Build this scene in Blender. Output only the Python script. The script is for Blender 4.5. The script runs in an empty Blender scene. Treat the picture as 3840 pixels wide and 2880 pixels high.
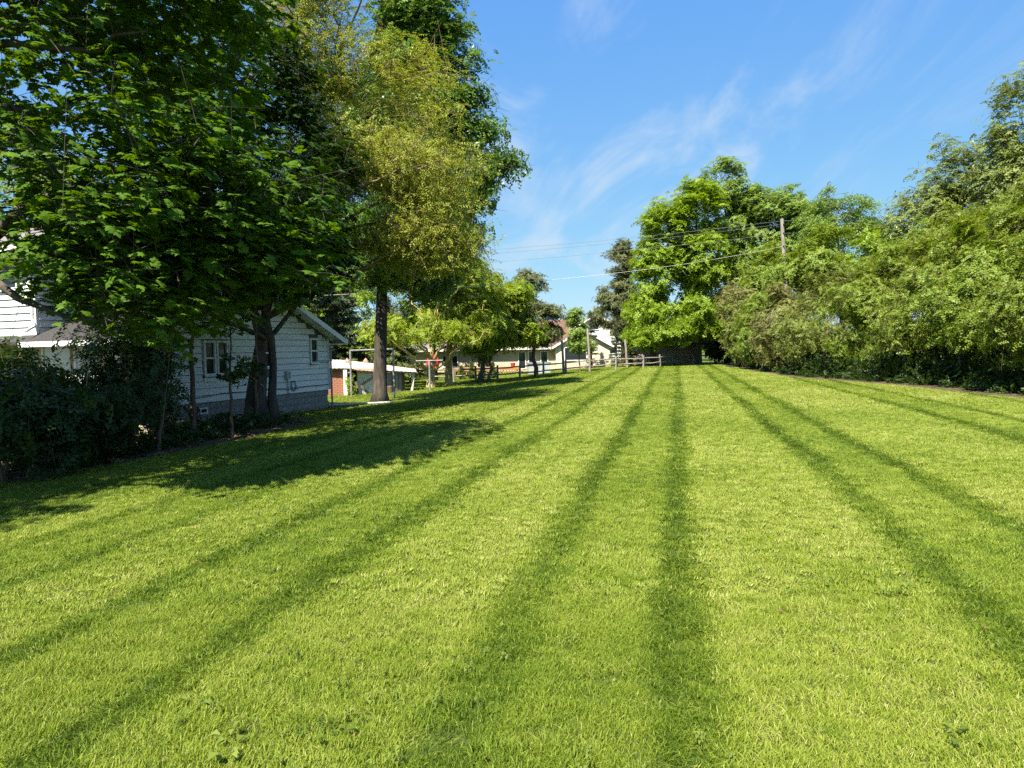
import bpy, math, random
import numpy as np
from mathutils import Vector, Matrix

S = bpy.context.scene
rad = math.radians
# ------------------------------------------------------------------ camera
cam_d = bpy.data.cameras.new('camera'); cam = bpy.data.objects.new('camera', cam_d)
S.collection.objects.link(cam); S.camera = cam
cam_d.sensor_width = 36; cam_d.lens = 25.0; cam_d.clip_start = .05; cam_d.clip_end = 3000
cam.matrix_world = (Matrix.Translation((0, 0, 1.65)) @ Matrix.Rotation(rad(90 - 2.83), 4, 'X') @ Matrix.Rotation(rad(-1.2), 4, 'Z'))
# ------------------------------------------------------------------ sky, sun, exposure
SUN_AZ, SUN_EL = 28.0, 55.0          # shadows run SUN_AZ degrees to the right of the view axis
hd = (math.sin(rad(SUN_AZ)), math.cos(rad(SUN_AZ)))
w = bpy.data.worlds.new('World'); S.world = w; w.use_nodes = True
nt = w.node_tree; nt.nodes.clear()
def N(tree, typ, **kw):
    n = tree.nodes.new(typ)
    for k, v in kw.items():
        if k in ('inp',):
            for i, x in v.items(): n.inputs[i].default_value = x
        else: setattr(n, k, v)
    return n
L = nt.links.new
sky = N(nt, 'ShaderNodeTexSky', sky_type='NISHITA', sun_disc=False, sun_elevation=rad(SUN_EL),
        sun_rotation=math.atan2(-hd[0], -hd[1]), altitude=200, air_density=1.0, dust_density=0.35, ozone_density=2.2)
tc = N(nt, 'ShaderNodeTexCoord')
sep = N(nt, 'ShaderNodeSeparateXYZ'); L(tc.outputs['Generated'], sep.inputs[0])
zc = N(nt, 'ShaderNodeMath', operation='MAXIMUM', inp={1: 0.0}); L(sep.outputs['Z'], zc.inputs[0])
za = N(nt, 'ShaderNodeMath', operation='ADD', inp={1: 0.16}); L(zc.outputs[0], za.inputs[0])
dx = N(nt, 'ShaderNodeMath', operation='DIVIDE'); L(sep.outputs['X'], dx.inputs[0]); L(za.outputs[0], dx.inputs[1])
dy = N(nt, 'ShaderNodeMath', operation='DIVIDE'); L(sep.outputs['Y'], dy.inputs[0]); L(za.outputs[0], dy.inputs[1])
cmb = N(nt, 'ShaderNodeCombineXYZ'); L(dx.outputs[0], cmb.inputs[0]); L(dy.outputs[0], cmb.inputs[1])
mp = N(nt, 'ShaderNodeMapping'); mp.inputs['Rotation'].default_value = (0, 0, rad(-20)); mp.inputs['Scale'].default_value = (0.95, 0.42, 1)
mp.inputs['Location'].default_value = (3.3, 2.2, 0)
L(cmb.outputs[0], mp.inputs[0])
n1 = N(nt, 'ShaderNodeTexNoise', inp={'Scale': 1.5, 'Detail': 10, 'Roughness': .60, 'Distortion': 1.2}); L(mp.outputs[0], n1.inputs['Vector'])
n2 = N(nt, 'ShaderNodeTexNoise', inp={'Scale': .55, 'Detail': 3, 'Roughness': .5}); L(mp.outputs[0], n2.inputs['Vector'])
r1 = N(nt, 'ShaderNodeMapRange', interpolation_type='SMOOTHSTEP', inp={1: .44, 2: .72, 3: 0, 4: 1}); L(n1.outputs[0], r1.inputs[0])
r2 = N(nt, 'ShaderNodeMapRange', interpolation_type='SMOOTHSTEP', inp={1: .42, 2: .58, 3: 0.10, 4: 1}); L(n2.outputs[0], r2.inputs[0])
mm = N(nt, 'ShaderNodeMath', operation='MULTIPLY'); L(r1.outputs[0], mm.inputs[0]); L(r2.outputs[0], mm.inputs[1])
mk = N(nt, 'ShaderNodeMath', operation='MULTIPLY', inp={1: .74}); L(mm.outputs[0], mk.inputs[0])
spl = N(nt, 'ShaderNodeSeparateColor'); L(sky.outputs[0], spl.inputs[0]); cbn = N(nt, 'ShaderNodeCombineColor')
for ch, (ex, gn) in enumerate(((.76, .76), (.53, 1.58), (.11, 4.35))):        # film-like response of the sky: deep blue kept down to the horizon
    pw = N(nt, 'ShaderNodeMath', operation='POWER', inp={1: ex}); L(spl.outputs[ch], pw.inputs[0])
    ml = N(nt, 'ShaderNodeMath', operation='MULTIPLY', inp={1: gn}); L(pw.outputs[0], ml.inputs[0]); L(ml.outputs[0], cbn.inputs[ch])
mix = N(nt, 'ShaderNodeMix', data_type='RGBA'); L(mk.outputs[0], mix.inputs[0]); L(cbn.outputs[0], mix.inputs[6])
mix.inputs[7].default_value = (3.9, 4.5, 5.15, 1)
bg = N(nt, 'ShaderNodeBackground', inp={1: 0.068}); L(mix.outputs[2], bg.inputs[0])
wo = N(nt, 'ShaderNodeOutputWorld'); L(bg.outputs[0], wo.inputs[0])
sl = bpy.data.lights.new('sun', 'SUN'); sl.energy = 5.0; sl.angle = rad(.53); sl.color = (1, .92, .76)
so = bpy.data.objects.new('sun', sl); S.collection.objects.link(so)
ce = math.cos(rad(SUN_EL))
so.rotation_euler = Vector((hd[0]*ce, hd[1]*ce, -math.sin(rad(SUN_EL)))).to_track_quat('-Z', 'Y').to_euler()
so.location = (-20, -40, 40)
vs = S.view_settings; vs.view_transform = 'Standard'; vs.look = 'None'; vs.exposure = 1.42; vs.gamma = 1
cy = S.cycles; cy.max_bounces = 4; cy.diffuse_bounces = 3; cy.glossy_bounces = 1; cy.transmission_bounces = 3; cy.transparent_max_bounces = 4
cy.use_adaptive_sampling = True; cy.adaptive_threshold = .015
cy.caustics_reflective = False; cy.caustics_refractive = False; cy.use_denoising = False
S.render.film_transparent = False

# ------------------------------------------------------------------ helpers: mesh
def mesh(name, V, F, mat=None, smooth=False, rnd=None, mat_i=None):
    V = np.asarray(V, np.float32).reshape(-1, 3)
    me = bpy.data.meshes.new(name)
    if isinstance(F, np.ndarray):
        k = F.shape[1]; loops = F.ravel().astype(np.int32); starts = np.arange(len(F), dtype=np.int32)*k
    else:
        loops = np.fromiter((i for f in F for i in f), np.int32); ln = np.array([len(f) for f in F], np.int32)
        starts = np.concatenate([[0], np.cumsum(ln)[:-1]]).astype(np.int32)
    me.vertices.add(len(V)); me.vertices.foreach_set('co', V.ravel())
    me.loops.add(len(loops)); me.loops.foreach_set('vertex_index', loops)
    me.polygons.add(len(starts)); me.polygons.foreach_set('loop_start', starts)
    if rnd is not None:
        a = me.attributes.new('lv', 'FLOAT', 'FACE'); a.data.foreach_set('value', np.asarray(rnd, np.float32))
    me.update(calc_edges=True)
    me.polygons.foreach_set('use_smooth', np.full(len(starts), smooth))
    for m in (mat if isinstance(mat, (list, tuple)) else [mat]):
        if m: me.materials.append(m)
    return me
def link(name, data, parent=None, loc=None, kind=None):
    o = bpy.data.objects.new(name, data); S.collection.objects.link(o)
    if parent: o.parent = parent
    if loc is not None: o.location = loc
    if kind: o['kind'] = kind
    return o
def tag(o, label, cat, group=None):
    o['label'] = label; o['category'] = cat
    if group: o['group'] = group
    return o
def thing(name, label, cat, loc=(0, 0, 0), rz=0, group=None):
    o = link(name, None); o.location = loc; o.rotation_euler = (0, 0, rz); o.empty_display_size = .3
    return tag(o, label, cat, group)
def join(parts):
    V, F, n = [], [], 0
    for v, f in parts:
        v = np.asarray(v, float).reshape(-1, 3); V.append(v); F += [tuple(int(i)+n for i in q) for q in f]; n += len(v)
    return np.concatenate(V), F
BF = [(0, 3, 2, 1), (4, 5, 6, 7), (0, 1, 5, 4), (1, 2, 6, 5), (2, 3, 7, 6), (3, 0, 4, 7)]
def box(x0, x1, y0, y1, z0, z1):
    return np.array([(x0, y0, z0), (x1, y0, z0), (x1, y1, z0), (x0, y1, z0), (x0, y0, z1), (x1, y0, z1), (x1, y1, z1), (x0, y1, z1)], float), BF
def hexa(p): return np.array(p, float), BF      # 4 bottom + 4 top corners
def prism(poly, axis, a, b):                    # poly: list of 2D points; axis 'x','y','z'
    n = len(poly); V = []
    for t in (a, b):
        for p, q in poly: V.append({'x': (t, p, q), 'y': (p, t, q), 'z': (p, q, t)}[axis])
    return np.array(V, float), [tuple(range(n))[::-1], tuple(range(n, 2*n))] + [(i, (i+1) % n, n+(i+1) % n, n+i) for i in range(n)]
def tube(P, R, k=6, cap=True):
    P = np.asarray(P, float); n = len(P); R = np.broadcast_to(np.asarray(R, float), (n,))
    T = np.gradient(P, axis=0); T /= np.linalg.norm(T, axis=1)[:, None] + 1e-9
    ref = np.array([0, 0, 1.]) if abs(T[0, 2]) < .8 else np.array([1., 0, 0])
    A = np.cross(T, ref); A /= np.linalg.norm(A, axis=1)[:, None] + 1e-9; B = np.cross(T, A)
    a = np.arange(k)*2*math.pi/k
    V = P[:, None] + R[:, None, None]*(np.cos(a)[None, :, None]*A[:, None] + np.sin(a)[None, :, None]*B[:, None])
    F = [(i*k+j, i*k+(j+1) % k, (i+1)*k+(j+1) % k, (i+1)*k+j) for i in range(n-1) for j in range(k)]
    if cap: F += [tuple(range(k))[::-1], tuple((n-1)*k+j for j in range(k))]
    return V.reshape(-1, 3), F
def cyl(x, y, z0, z1, r, k=10, r1=None): return tube([(x, y, z0), (x, y, z1)], [r, r if r1 is None else r1], k)
def part(name, vf, mat, parent, kind=None, smooth=False):
    return link(name, mesh(name, vf[0], vf[1], mat, smooth), parent, kind=kind)
def g(x, y):                                    # the lie of the land: level, dropping a little towards the house
    x = np.asarray(x, float); y = np.asarray(y, float)
    u = .975*x - .223*y; t = np.clip((-3-u)/9, 0, 1)
    return -.36*t*t*(3-2*t) + .018*np.sin(.35*x+.8)*np.sin(.27*y) - .00*y
def gz(x, y): return float(g(x, y))

# ------------------------------------------------------------------ helpers: materials
def newmat(name):
    m = bpy.data.materials.new(name); m.use_nodes = True; m.node_tree.nodes.clear(); return m, m.node_tree
def rgb(c): return (*c, 1)
def mat(name, c1, c2=None, rough=.6, scale=8, stretch=(1, 1, 1), bump=0, spec=.3, metal=0, detail=5, c3=None, coord='Object', lo=.35, hi=.65):
    m, t = newmat(name); l = t.links.new
    p = N(t, 'ShaderNodeBsdfPrincipled', inp={'Roughness': rough, 'Metallic': metal, 'Specular IOR Level': spec})
    o = N(t, 'ShaderNodeOutputMaterial'); l(p.outputs[0], o.inputs[0])
    tcn = N(t, 'ShaderNodeTexCoord'); mpn = N(t, 'ShaderNodeMapping'); mpn.inputs['Scale'].default_value = stretch
    l(tcn.outputs[coord], mpn.inputs[0])
    nz = N(t, 'ShaderNodeTexNoise', inp={'Scale': scale, 'Detail': detail, 'Roughness': .6}); l(mpn.outputs[0], nz.inputs['Vector'])
    cr = N(t, 'ShaderNodeValToRGB'); e = cr.color_ramp.elements
    e[0].position = lo; e[1].position = hi; e[0].color = rgb(c1); e[1].color = rgb(c2 or c1)
    if c3: q = e.new((lo+hi)/2); q.color = rgb(c3)
    l(nz.outputs[0], cr.inputs[0]); l(cr.outputs[0], p.inputs['Base Color'])
    if bump:
        b = N(t, 'ShaderNodeBump', inp={'Strength': bump, 'Distance': .02}); l(nz.outputs[0], b.inputs['Height']); l(b.outputs[0], p.inputs['Normal'])
    return m
def leaf_mat(name, c1, c2, transl=.35, rough=.45, attr='rnd', kind='INSTANCER', c3=None, tcol=1.25, spec=.35, wi=.55):
    m, t = newmat(name); l = t.links.new
    ai = N(t, 'ShaderNodeAttribute', attribute_name=attr, attribute_type=kind); ag = N(t, 'ShaderNodeAttribute', attribute_name='lv', attribute_type='GEOMETRY')
    at = N(t, 'ShaderNodeMath', operation='MULTIPLY_ADD', inp={1: wi}, use_clamp=True); l(ai.outputs['Fac'], at.inputs[0])
    a2 = N(t, 'ShaderNodeMath', operation='MULTIPLY', inp={1: 1-wi}); l(ag.outputs['Fac'], a2.inputs[0]); l(a2.outputs[0], at.inputs[2])
    cr = N(t, 'ShaderNodeValToRGB'); e = cr.color_ramp.elements; e[0].color = rgb(c1); e[1].color = rgb(c2)
    if c3: q = e.new(.88); e[1].color = rgb(c2); q.color = rgb(c2); e[len(e)-1].color = rgb(c3); e[len(e)-1].position = 1.0
    l(at.outputs[0], cr.inputs[0])
    p = N(t, 'ShaderNodeBsdfPrincipled', inp={'Roughness': rough, 'Specular IOR Level': spec}); l(cr.outputs[0], p.inputs['Base Color'])
    tr = N(t, 'ShaderNodeBsdfTranslucent')
    hs = N(t, 'ShaderNodeHueSaturation', inp={'Hue': .485, 'Saturation': 1.1, 'Value': tcol}); l(cr.outputs[0], hs.inputs['Color']); l(hs.outputs[0], tr.inputs[0])
    mx = N(t, 'ShaderNodeMixShader', inp={0: transl}); l(p.outputs[0], mx.inputs[1]); l(tr.outputs[0], mx.inputs[2])
    o = N(t, 'ShaderNodeOutputMaterial'); l(mx.outputs[0], o.inputs[0])
    return m
def glass_mat(name, c=(.02, .025, .03), rough=.06):
    m, t = newmat(name)
    p = N(t, 'ShaderNodeBsdfPrincipled', inp={'Base Color': rgb(c), 'Roughness': rough, 'Specular IOR Level': .6})
    o = N(t, 'ShaderNodeOutputMaterial'); t.links.new(p.outputs[0], o.inputs[0]); return m

bark_dark = mat('bark_dark', (.035, .028, .022), (.10, .085, .07), .9, 9, (1, 1, .22), .9)
bark_grey = mat('bark_grey', (.06, .055, .048), (.17, .155, .135), .9, 8, (1, 1, .25), .9)
bark_yellow = mat('bark_yellow', (.26, .20, .08), (.44, .36, .16), .9, 9, (1, 1, .3), .7)
bark_brown = mat('bark_brown', (.07, .045, .03), (.17, .12, .08), .9, 9, (1, 1, .3), .7)
bark_pine = mat('bark_pine', (.09, .05, .035), (.20, .12, .08), .9, 8, (1, 1, .4), .8)
twig_brown = mat('twig_brown', (.11, .075, .05), (.22, .16, .10), .9, 10)
wood_grey = mat('wood_grey', (.16, .14, .12), (.36, .32, .27), .85, 9, (1, 1, .15), .5)
wood_white = mat('wood_white', (.48, .44, .38), (.82, .79, .73), .85, 6, (2.2, 2.2, .35), .3, lo=.3, hi=.55)
wood_deck = mat('wood_deck', (.30, .15, .06), (.44, .24, .10), .7, 6, (1, 4, 4), .2)
siding_white = mat('siding_white', (.62, .64, .64), (.75, .76, .76), .5, 1.6, (.4, 1, 6), .03)
trim_white = mat('trim_white', (.70, .71, .72), (.80, .80, .80), .45, 3)
trim_tan = mat('trim_tan', (.40, .33, .22), (.50, .43, .31), .6, 3)
block_grey = mat('block_grey', (.16, .155, .145), (.30, .29, .27), .95, 14, bump=.4)
brick_red = mat('brick_red', (.26, .095, .06), (.42, .19, .13), .9, 12, bump=.4)
brick_wall = mat('brick_wall', (.30, .12, .08), (.44, .21, .15), .9, 3, bump=.3)
siding_lip_shade = mat('siding_lip_shade', (.10, .11, .12), (.14, .15, .16), .8, 3)  # dark backing; seen between boards it paints the shade under their lips
mortar = mat('mortar', (.28, .24, .21), (.38, .33, .29), .95, 10)
roof_dark = mat('roof_dark', (.028, .026, .028), (.07, .066, .065), .9, 30, bump=.5)
roof_grey = mat('roof_grey', (.13, .12, .12), (.24, .22, .21), .9, 30, (1, 1, 1), .5)
roof_brown = mat('roof_brown', (.12, .062, .048), (.18, .098, .075), .9, 6, bump=.4)
roof_metal = mat('roof_metal', (.42, .40, .37), (.70, .66, .62), .6, 5, (1, 1, 1), .2, metal=.0, c3=(.60, .52, .45))
rust = mat('rust', (.24, .085, .05), (.50, .33, .26), .85, 7, bump=.3)
pipe_grey = mat('pipe_grey', (.20, .20, .21), (.40, .40, .41), .5, 6, metal=.3)
pipe_white = mat('pipe_white', (.38, .37, .34), (.56, .55, .52), .5, 5)
metal_dark = mat('metal_dark', (.03, .03, .035), (.07, .07, .075), .5, 6)
box_grey = mat('box_grey', (.30, .31, .32), (.42, .43, .44), .6, 6)
cream = mat('cream', (.60, .52, .40), (.72, .64, .52), .85, 1.5, bump=.1)
cream_brick = mat('cream_brick', (.42, .34, .25), (.62, .53, .42), .9, 14, (1, 1, 1.8), .3)
tan_siding = mat('tan_siding', (.36, .28, .23), (.48, .39, .33), .85, 4)
glass = glass_mat('glass'); glass_pale = mat('glass_pale', (.50, .56, .60), (.66, .70, .72), .12, 2, spec=.6)
curtain = mat('curtain', (.25, .26, .25), (.40, .42, .40), .9, 5, (6, 6, .5))
red_cloth = mat('red_cloth', (.45, .02, .025), (.62, .05, .05), .8, 5)
black_cover = mat('black_cover', (.008, .008, .01), (.02, .02, .022), .7, 4)
tub_grey = mat('tub_grey', (.33, .36, .37), (.42, .45, .45), .6, 4); tub_lid = mat('tub_lid', (.16, .19, .22), (.22, .25, .28), .6, 4)
wire_mat = mat('wire_mat', (.16, .16, .17), (.20, .20, .2), .6, 4)
wire_pale = mat('wire_pale', (.62, .58, .50), (.7, .66, .58), .6, 4)
car_paint = mat('car_paint', (.20, .27, .36), (.22, .29, .38), .25, 3, spec=.5)
tyre_mat = mat('tyre_mat', (.015, .015, .015), (.03, .03, .03), .9, 8)
deadleaf = mat('deadleaf', (.10, .055, .025), (.22, .13, .065), .8, 20)

LM = {
 'maple': leaf_mat('leaf_maple', (.036, .092, .008), (.135, .245, .024), .42, .5, spec=.12),
 'maple_dark': leaf_mat('leaf_maple_dark', (0.015, 0.04, 0.006), (0.038, 0.08, 0.012), .34, .55, spec=.12),  # shaded copy of the maple green, the darkness put into the colour
 'olive': leaf_mat('leaf_olive', (0.2, 0.245, 0.028), (0.38, 0.41, 0.06), .40, .5, c3=(.30, .22, .07)),
 'cotton': leaf_mat('leaf_cotton', (0.075, 0.16, 0.025), (0.19, 0.3, 0.065), .34, .32, spec=.3),
 'yellowgreen': leaf_mat('leaf_yellowgreen', (0.16, 0.25, 0.018), (0.33, 0.41, 0.035), .42, .5),
 'bright': leaf_mat('leaf_bright', (0.14, 0.245, 0.014), (0.3, 0.41, 0.035), .42, .45),
 'mid': leaf_mat('leaf_mid', (0.125, 0.205, 0.022), (0.265, 0.34, 0.045), .40, .45),
 'ash': leaf_mat('leaf_ash', (0.13, 0.225, 0.035), (0.27, 0.37, 0.075), .40, .42),
 'honey': leaf_mat('leaf_honey', (0.115, 0.165, 0.026), (0.24, 0.29, 0.055), .36, .5, c3=(0.365, 0.284, 0.162)),
 'poplar': leaf_mat('leaf_poplar', (0.115, 0.165, 0.035), (0.25, 0.3, 0.08), .34, .36, c3=(0.338, 0.260, 0.143), spec=.3),
 'shrub': leaf_mat('leaf_shrub', (0.1, 0.165, 0.015), (0.225, 0.29, 0.035), .38, .42, c3=(0.351, 0.284, 0.081)),
 'shade': leaf_mat('leaf_shade', (0.022, 0.05, 0.009), (0.052, 0.095, 0.016), .34, .42),  # leaf green darkened for the shade these plants stand in
 'pine': leaf_mat('leaf_pine', (0.09, 0.115, 0.045), (0.19, 0.21, 0.085), .15, .55),
 'spruce': leaf_mat('leaf_spruce', (.035, .060, .030), (.085, .115, .045), .15, .55),
 'sprucelit': leaf_mat('leaf_sprucelit', (0.090, 0.132, 0.036), (0.204, 0.240, 0.066), .2, .55),  # lit copy of the spruce green, sunlight put into the colour
 'brown': leaf_mat('leaf_brown', (0.14, 0.16, 0.04), (0.26, 0.27, 0.08), .35, .5, c3=(0.325, 0.195, 0.117)),
 'arbor': leaf_mat('leaf_arbor', (.06, .11, .02), (.13, .18, .03), .2, .55),
}

# ------------------------------------------------------------------ ground
def axis(lo, hi, flo, fhi, fine, coarse):
    return np.unique(np.concatenate([np.linspace(lo, flo, coarse), np.arange(flo, fhi, fine), np.linspace(fhi, hi, coarse)]))
xs = axis(-900, 900, -24, 32, .8, 16); ys = axis(-300, 1500, -6, 66, .8, 16)
X, Y = np.meshgrid(xs, ys); Z = np.where((np.abs(X) < 80) & (Y < 140) & (Y > -40), g(X, Y), np.where(.975*X-.223*Y < -3, -.36, 0))
nx, ny = len(xs), len(ys); idx = np.arange(nx*ny).reshape(ny, nx)
GF = np.stack([idx[:-1, :-1], idx[:-1, 1:], idx[1:, 1:], idx[1:, :-1]], -1).reshape(-1, 4)
def ground_mat():
    m, t = newmat('ground'); l = t.links.new
    tcn = N(t, 'ShaderNodeTexCoord')
    a = N(t, 'ShaderNodeTexNoise', inp={'Scale': 1.1, 'Detail': 6, 'Roughness': .65}); l(tcn.outputs['Object'], a.inputs['Vector'])
    b = N(t, 'ShaderNodeTexNoise', inp={'Scale': 45, 'Detail': 5, 'Roughness': .7}); l(tcn.outputs['Object'], b.inputs['Vector'])
    ad = N(t, 'ShaderNodeMath', operation='MULTIPLY_ADD', inp={1: .4}); l(a.outputs[0], ad.inputs[0])
    sc = N(t, 'ShaderNodeMath', operation='MULTIPLY', inp={1: .6}); l(b.outputs[0], sc.inputs[0]); l(sc.outputs[0], ad.inputs[2])
    cr = N(t, 'ShaderNodeValToRGB'); e = cr.color_ramp.elements; e[0].position = .36; e[1].position = .66
    e[0].color = (.050, .072, .016, 1); e[1].color = (.125, .165, .030, 1)
    l(ad.outputs[0], cr.inputs[0])
    p = N(t, 'ShaderNodeBsdfPrincipled', inp={'Roughness': .9, 'Specular IOR Level': .1}); l(cr.outputs[0], p.inputs['Base Color'])
    bm = N(t, 'ShaderNodeBump', inp={'Strength': .7, 'Distance': .04}); l(b.outputs[0], bm.inputs['Height']); l(bm.outputs[0], p.inputs['Normal'])
    o = N(t, 'ShaderNodeOutputMaterial'); l(p.outputs[0], o.inputs[0]); return m
ground = link('ground', mesh('ground', np.stack([X, Y, Z], -1), GF, ground_mat(), True), kind='structure')
ground['label'] = 'mown lawn ground running to the far fence'
# bare soil under the shrubs beside the house and under the hedge
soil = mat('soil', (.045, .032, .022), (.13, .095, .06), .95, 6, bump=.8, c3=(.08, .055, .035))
def sheet(name, pts, m, lift, label):
    pts = np.array(pts, float); n = len(pts); c = pts.mean(0); rings = [pts, c+(pts-c)*.66, c+(pts-c)*.33]
    P = np.concatenate(rings+[c[None]]); V = np.column_stack([P, g(P[:, 0], P[:, 1])+lift])
    F = []
    for r in range(2):
        for i in range(n): j = (i+1) % n; F.append((r*n+i, r*n+j, (r+1)*n+j, (r+1)*n+i))
    F += [(2*n+i, 2*n+(i+1) % n, 3*n) for i in range(n)]
    o = link(name, mesh(name, V, F, m), kind='structure'); o['label'] = label; return o
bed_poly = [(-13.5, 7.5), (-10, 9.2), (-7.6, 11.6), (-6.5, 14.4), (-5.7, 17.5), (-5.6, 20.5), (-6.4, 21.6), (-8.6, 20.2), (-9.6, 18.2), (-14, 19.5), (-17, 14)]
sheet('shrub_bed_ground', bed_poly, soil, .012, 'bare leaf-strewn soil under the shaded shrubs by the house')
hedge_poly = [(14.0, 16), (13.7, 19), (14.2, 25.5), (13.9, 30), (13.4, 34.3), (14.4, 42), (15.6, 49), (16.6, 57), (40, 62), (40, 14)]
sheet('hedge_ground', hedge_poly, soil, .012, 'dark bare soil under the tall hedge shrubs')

# ------------------------------------------------------------------ lawn grass
rng = np.random.default_rng(7)
def inside(P, poly):
    x, y = P[:, 0], P[:, 1]; c = np.zeros(len(P), bool); q = poly[-1]
    for p in poly:
        if p[1] != q[1]:
            k = ((p[1] > y) != (q[1] > y)) & (x < (q[0]-p[0])*(y-p[1])/(q[1]-p[1])+p[0]); c ^= k
        q = p
    return c
def blade_tuft(n, rad_, hmin, hmax, wid, lean, seed, seg=3):
    r = np.random.default_rng(seed); V, F, q = [], [], 0
    for i in range(n):
        a = r.uniform(0, 2*math.pi); d = rad_*math.sqrt(r.uniform()); bx, by = d*math.cos(a), d*math.sin(a)
        h = r.uniform(hmin, hmax); ln = h*(lean+r.normal(0, .32)); la = r.normal(0, .95); lx, ly = -math.sin(la)*ln, math.cos(la)*ln
        fa = r.uniform(0, math.pi); w_ = wid*r.uniform(.6, 1.3); wx, wy = math.cos(fa)*w_/2, math.sin(fa)*w_/2
        for s in range(seg):
            t = s/seg; k = 1-.35*t
            V += [(bx+lx*t*t-wx*k, by+ly*t*t-wy*k, h*t*(1-.12*t)), (bx+lx*t*t+wx*k, by+ly*t*t+wy*k, h*t*(1-.12*t))]
        V.append((bx+lx, by+ly, h*.88))
        for s in range(seg-1): b = q+2*s; F.append((b, b+1, b+3, b+2))
        b = q+2*(seg-1); F.append((b, b+1, b+2)); q += 2*seg+1
    return np.array(V), F, np.repeat(r.uniform(0, 1, n), seg)
def weed_tuft(n, size, seed, up=.03):
    r = np.random.default_rng(seed); V, F, q = [], [], 0
    for i in range(n):
        a = r.uniform(0, 2*math.pi); d = size*r.uniform(.2, 1.3); s = size*r.uniform(.5, 1); c, s_ = math.cos(a), math.sin(a)
        z = up*r.uniform(.4, 1.3)
        for (l_, w_, zz) in ((0, 0, 0), (.5, .42, .012), (1, 0, -.004), (.5, -.42, .012)):
            V.append((c*(d+l_*s)-s_*w_*s, s_*(d+l_*s)+c*w_*s, z+zz))
        F.append((q, q+1, q+2, q+3)); q += 4
    return np.array(V), F
def grass_material():
    m = leaf_mat('grass_blades', (.022, .055, .003), (.48, .46, .20), .28, .5, attr='tint', tcol=1.1, spec=.22, wi=.62)
    e = next(n for n in m.node_tree.nodes if n.type == 'VALTORGB').color_ramp.elements
    for p_, c_ in ((.40, (.110, .178, .012)), (.70, (.255, .315, .034))): q_ = e.new(p_); q_.color = rgb(c_)
    return m
grass_mat = grass_material()
weed_mat = leaf_mat('grass_weeds', (.075, .135, .018), (.190, .240, .045), .30, .6, attr='tint', spec=.15, wi=1)
protos = []
for k, (n, r_, h0, h1, wd, ln, sg) in enumerate([(46, .070, .020, .050, .0036, .65, 3), (44, .070, .016, .042, .0036, .95, 3), (60, .10, .020, .048, .0055, .6, 2), (70, .105, .022, .048, .010, .6, 1)]):
    v, f, lv = blade_tuft(n, r_, h0, h1, wd, ln, 50+k, sg); protos.append(bpy.data.objects.new('grass_tuft', mesh('grass_tuft', v, f, grass_mat, rnd=lv)))
v, f = weed_tuft(16, .020, 91, .036); protos.append(bpy.data.objects.new('clover', mesh('clover', v, f, weed_mat)))
v, f = weed_tuft(7, .05, 92, .03); protos.append(bpy.data.objects.new('plantain', mesh('plantain', v, f, weed_mat)))
WEEDS_ON = True
TRACKS = [-8.2, -7.15, -5.9, -4.85, -3.62, -2.5, -.98, .02, 1.82, 2.82, 5.45, 6.65, 8.6, 9.6]
def wob(x, s): return np.sin(x*1.7+s)*.5+np.sin(x*.63+s*2.1)*.35+np.sin(x*3.9+s*.7)*.25
def track_amount(u, v):
    m = np.zeros_like(u)
    for i, t in enumerate(TRACKS):
        c = t+.05*wob(v*.35, i)+(.004*v if abs(t) < .1 else 0); hw = (.095+.022*wob(v*.6, i+9))
        amp = (1.0 if -4 < t < 7 else .6)*(.82+.22*wob(v*.45, i*1.3))
        m = np.maximum(m, amp*np.clip(2.1-np.abs(u-c)/hw, 0, 1))
    return np.clip(m, 0, 1)
PO, RO, SC, TI, KK = [], [], [], [], []
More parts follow.
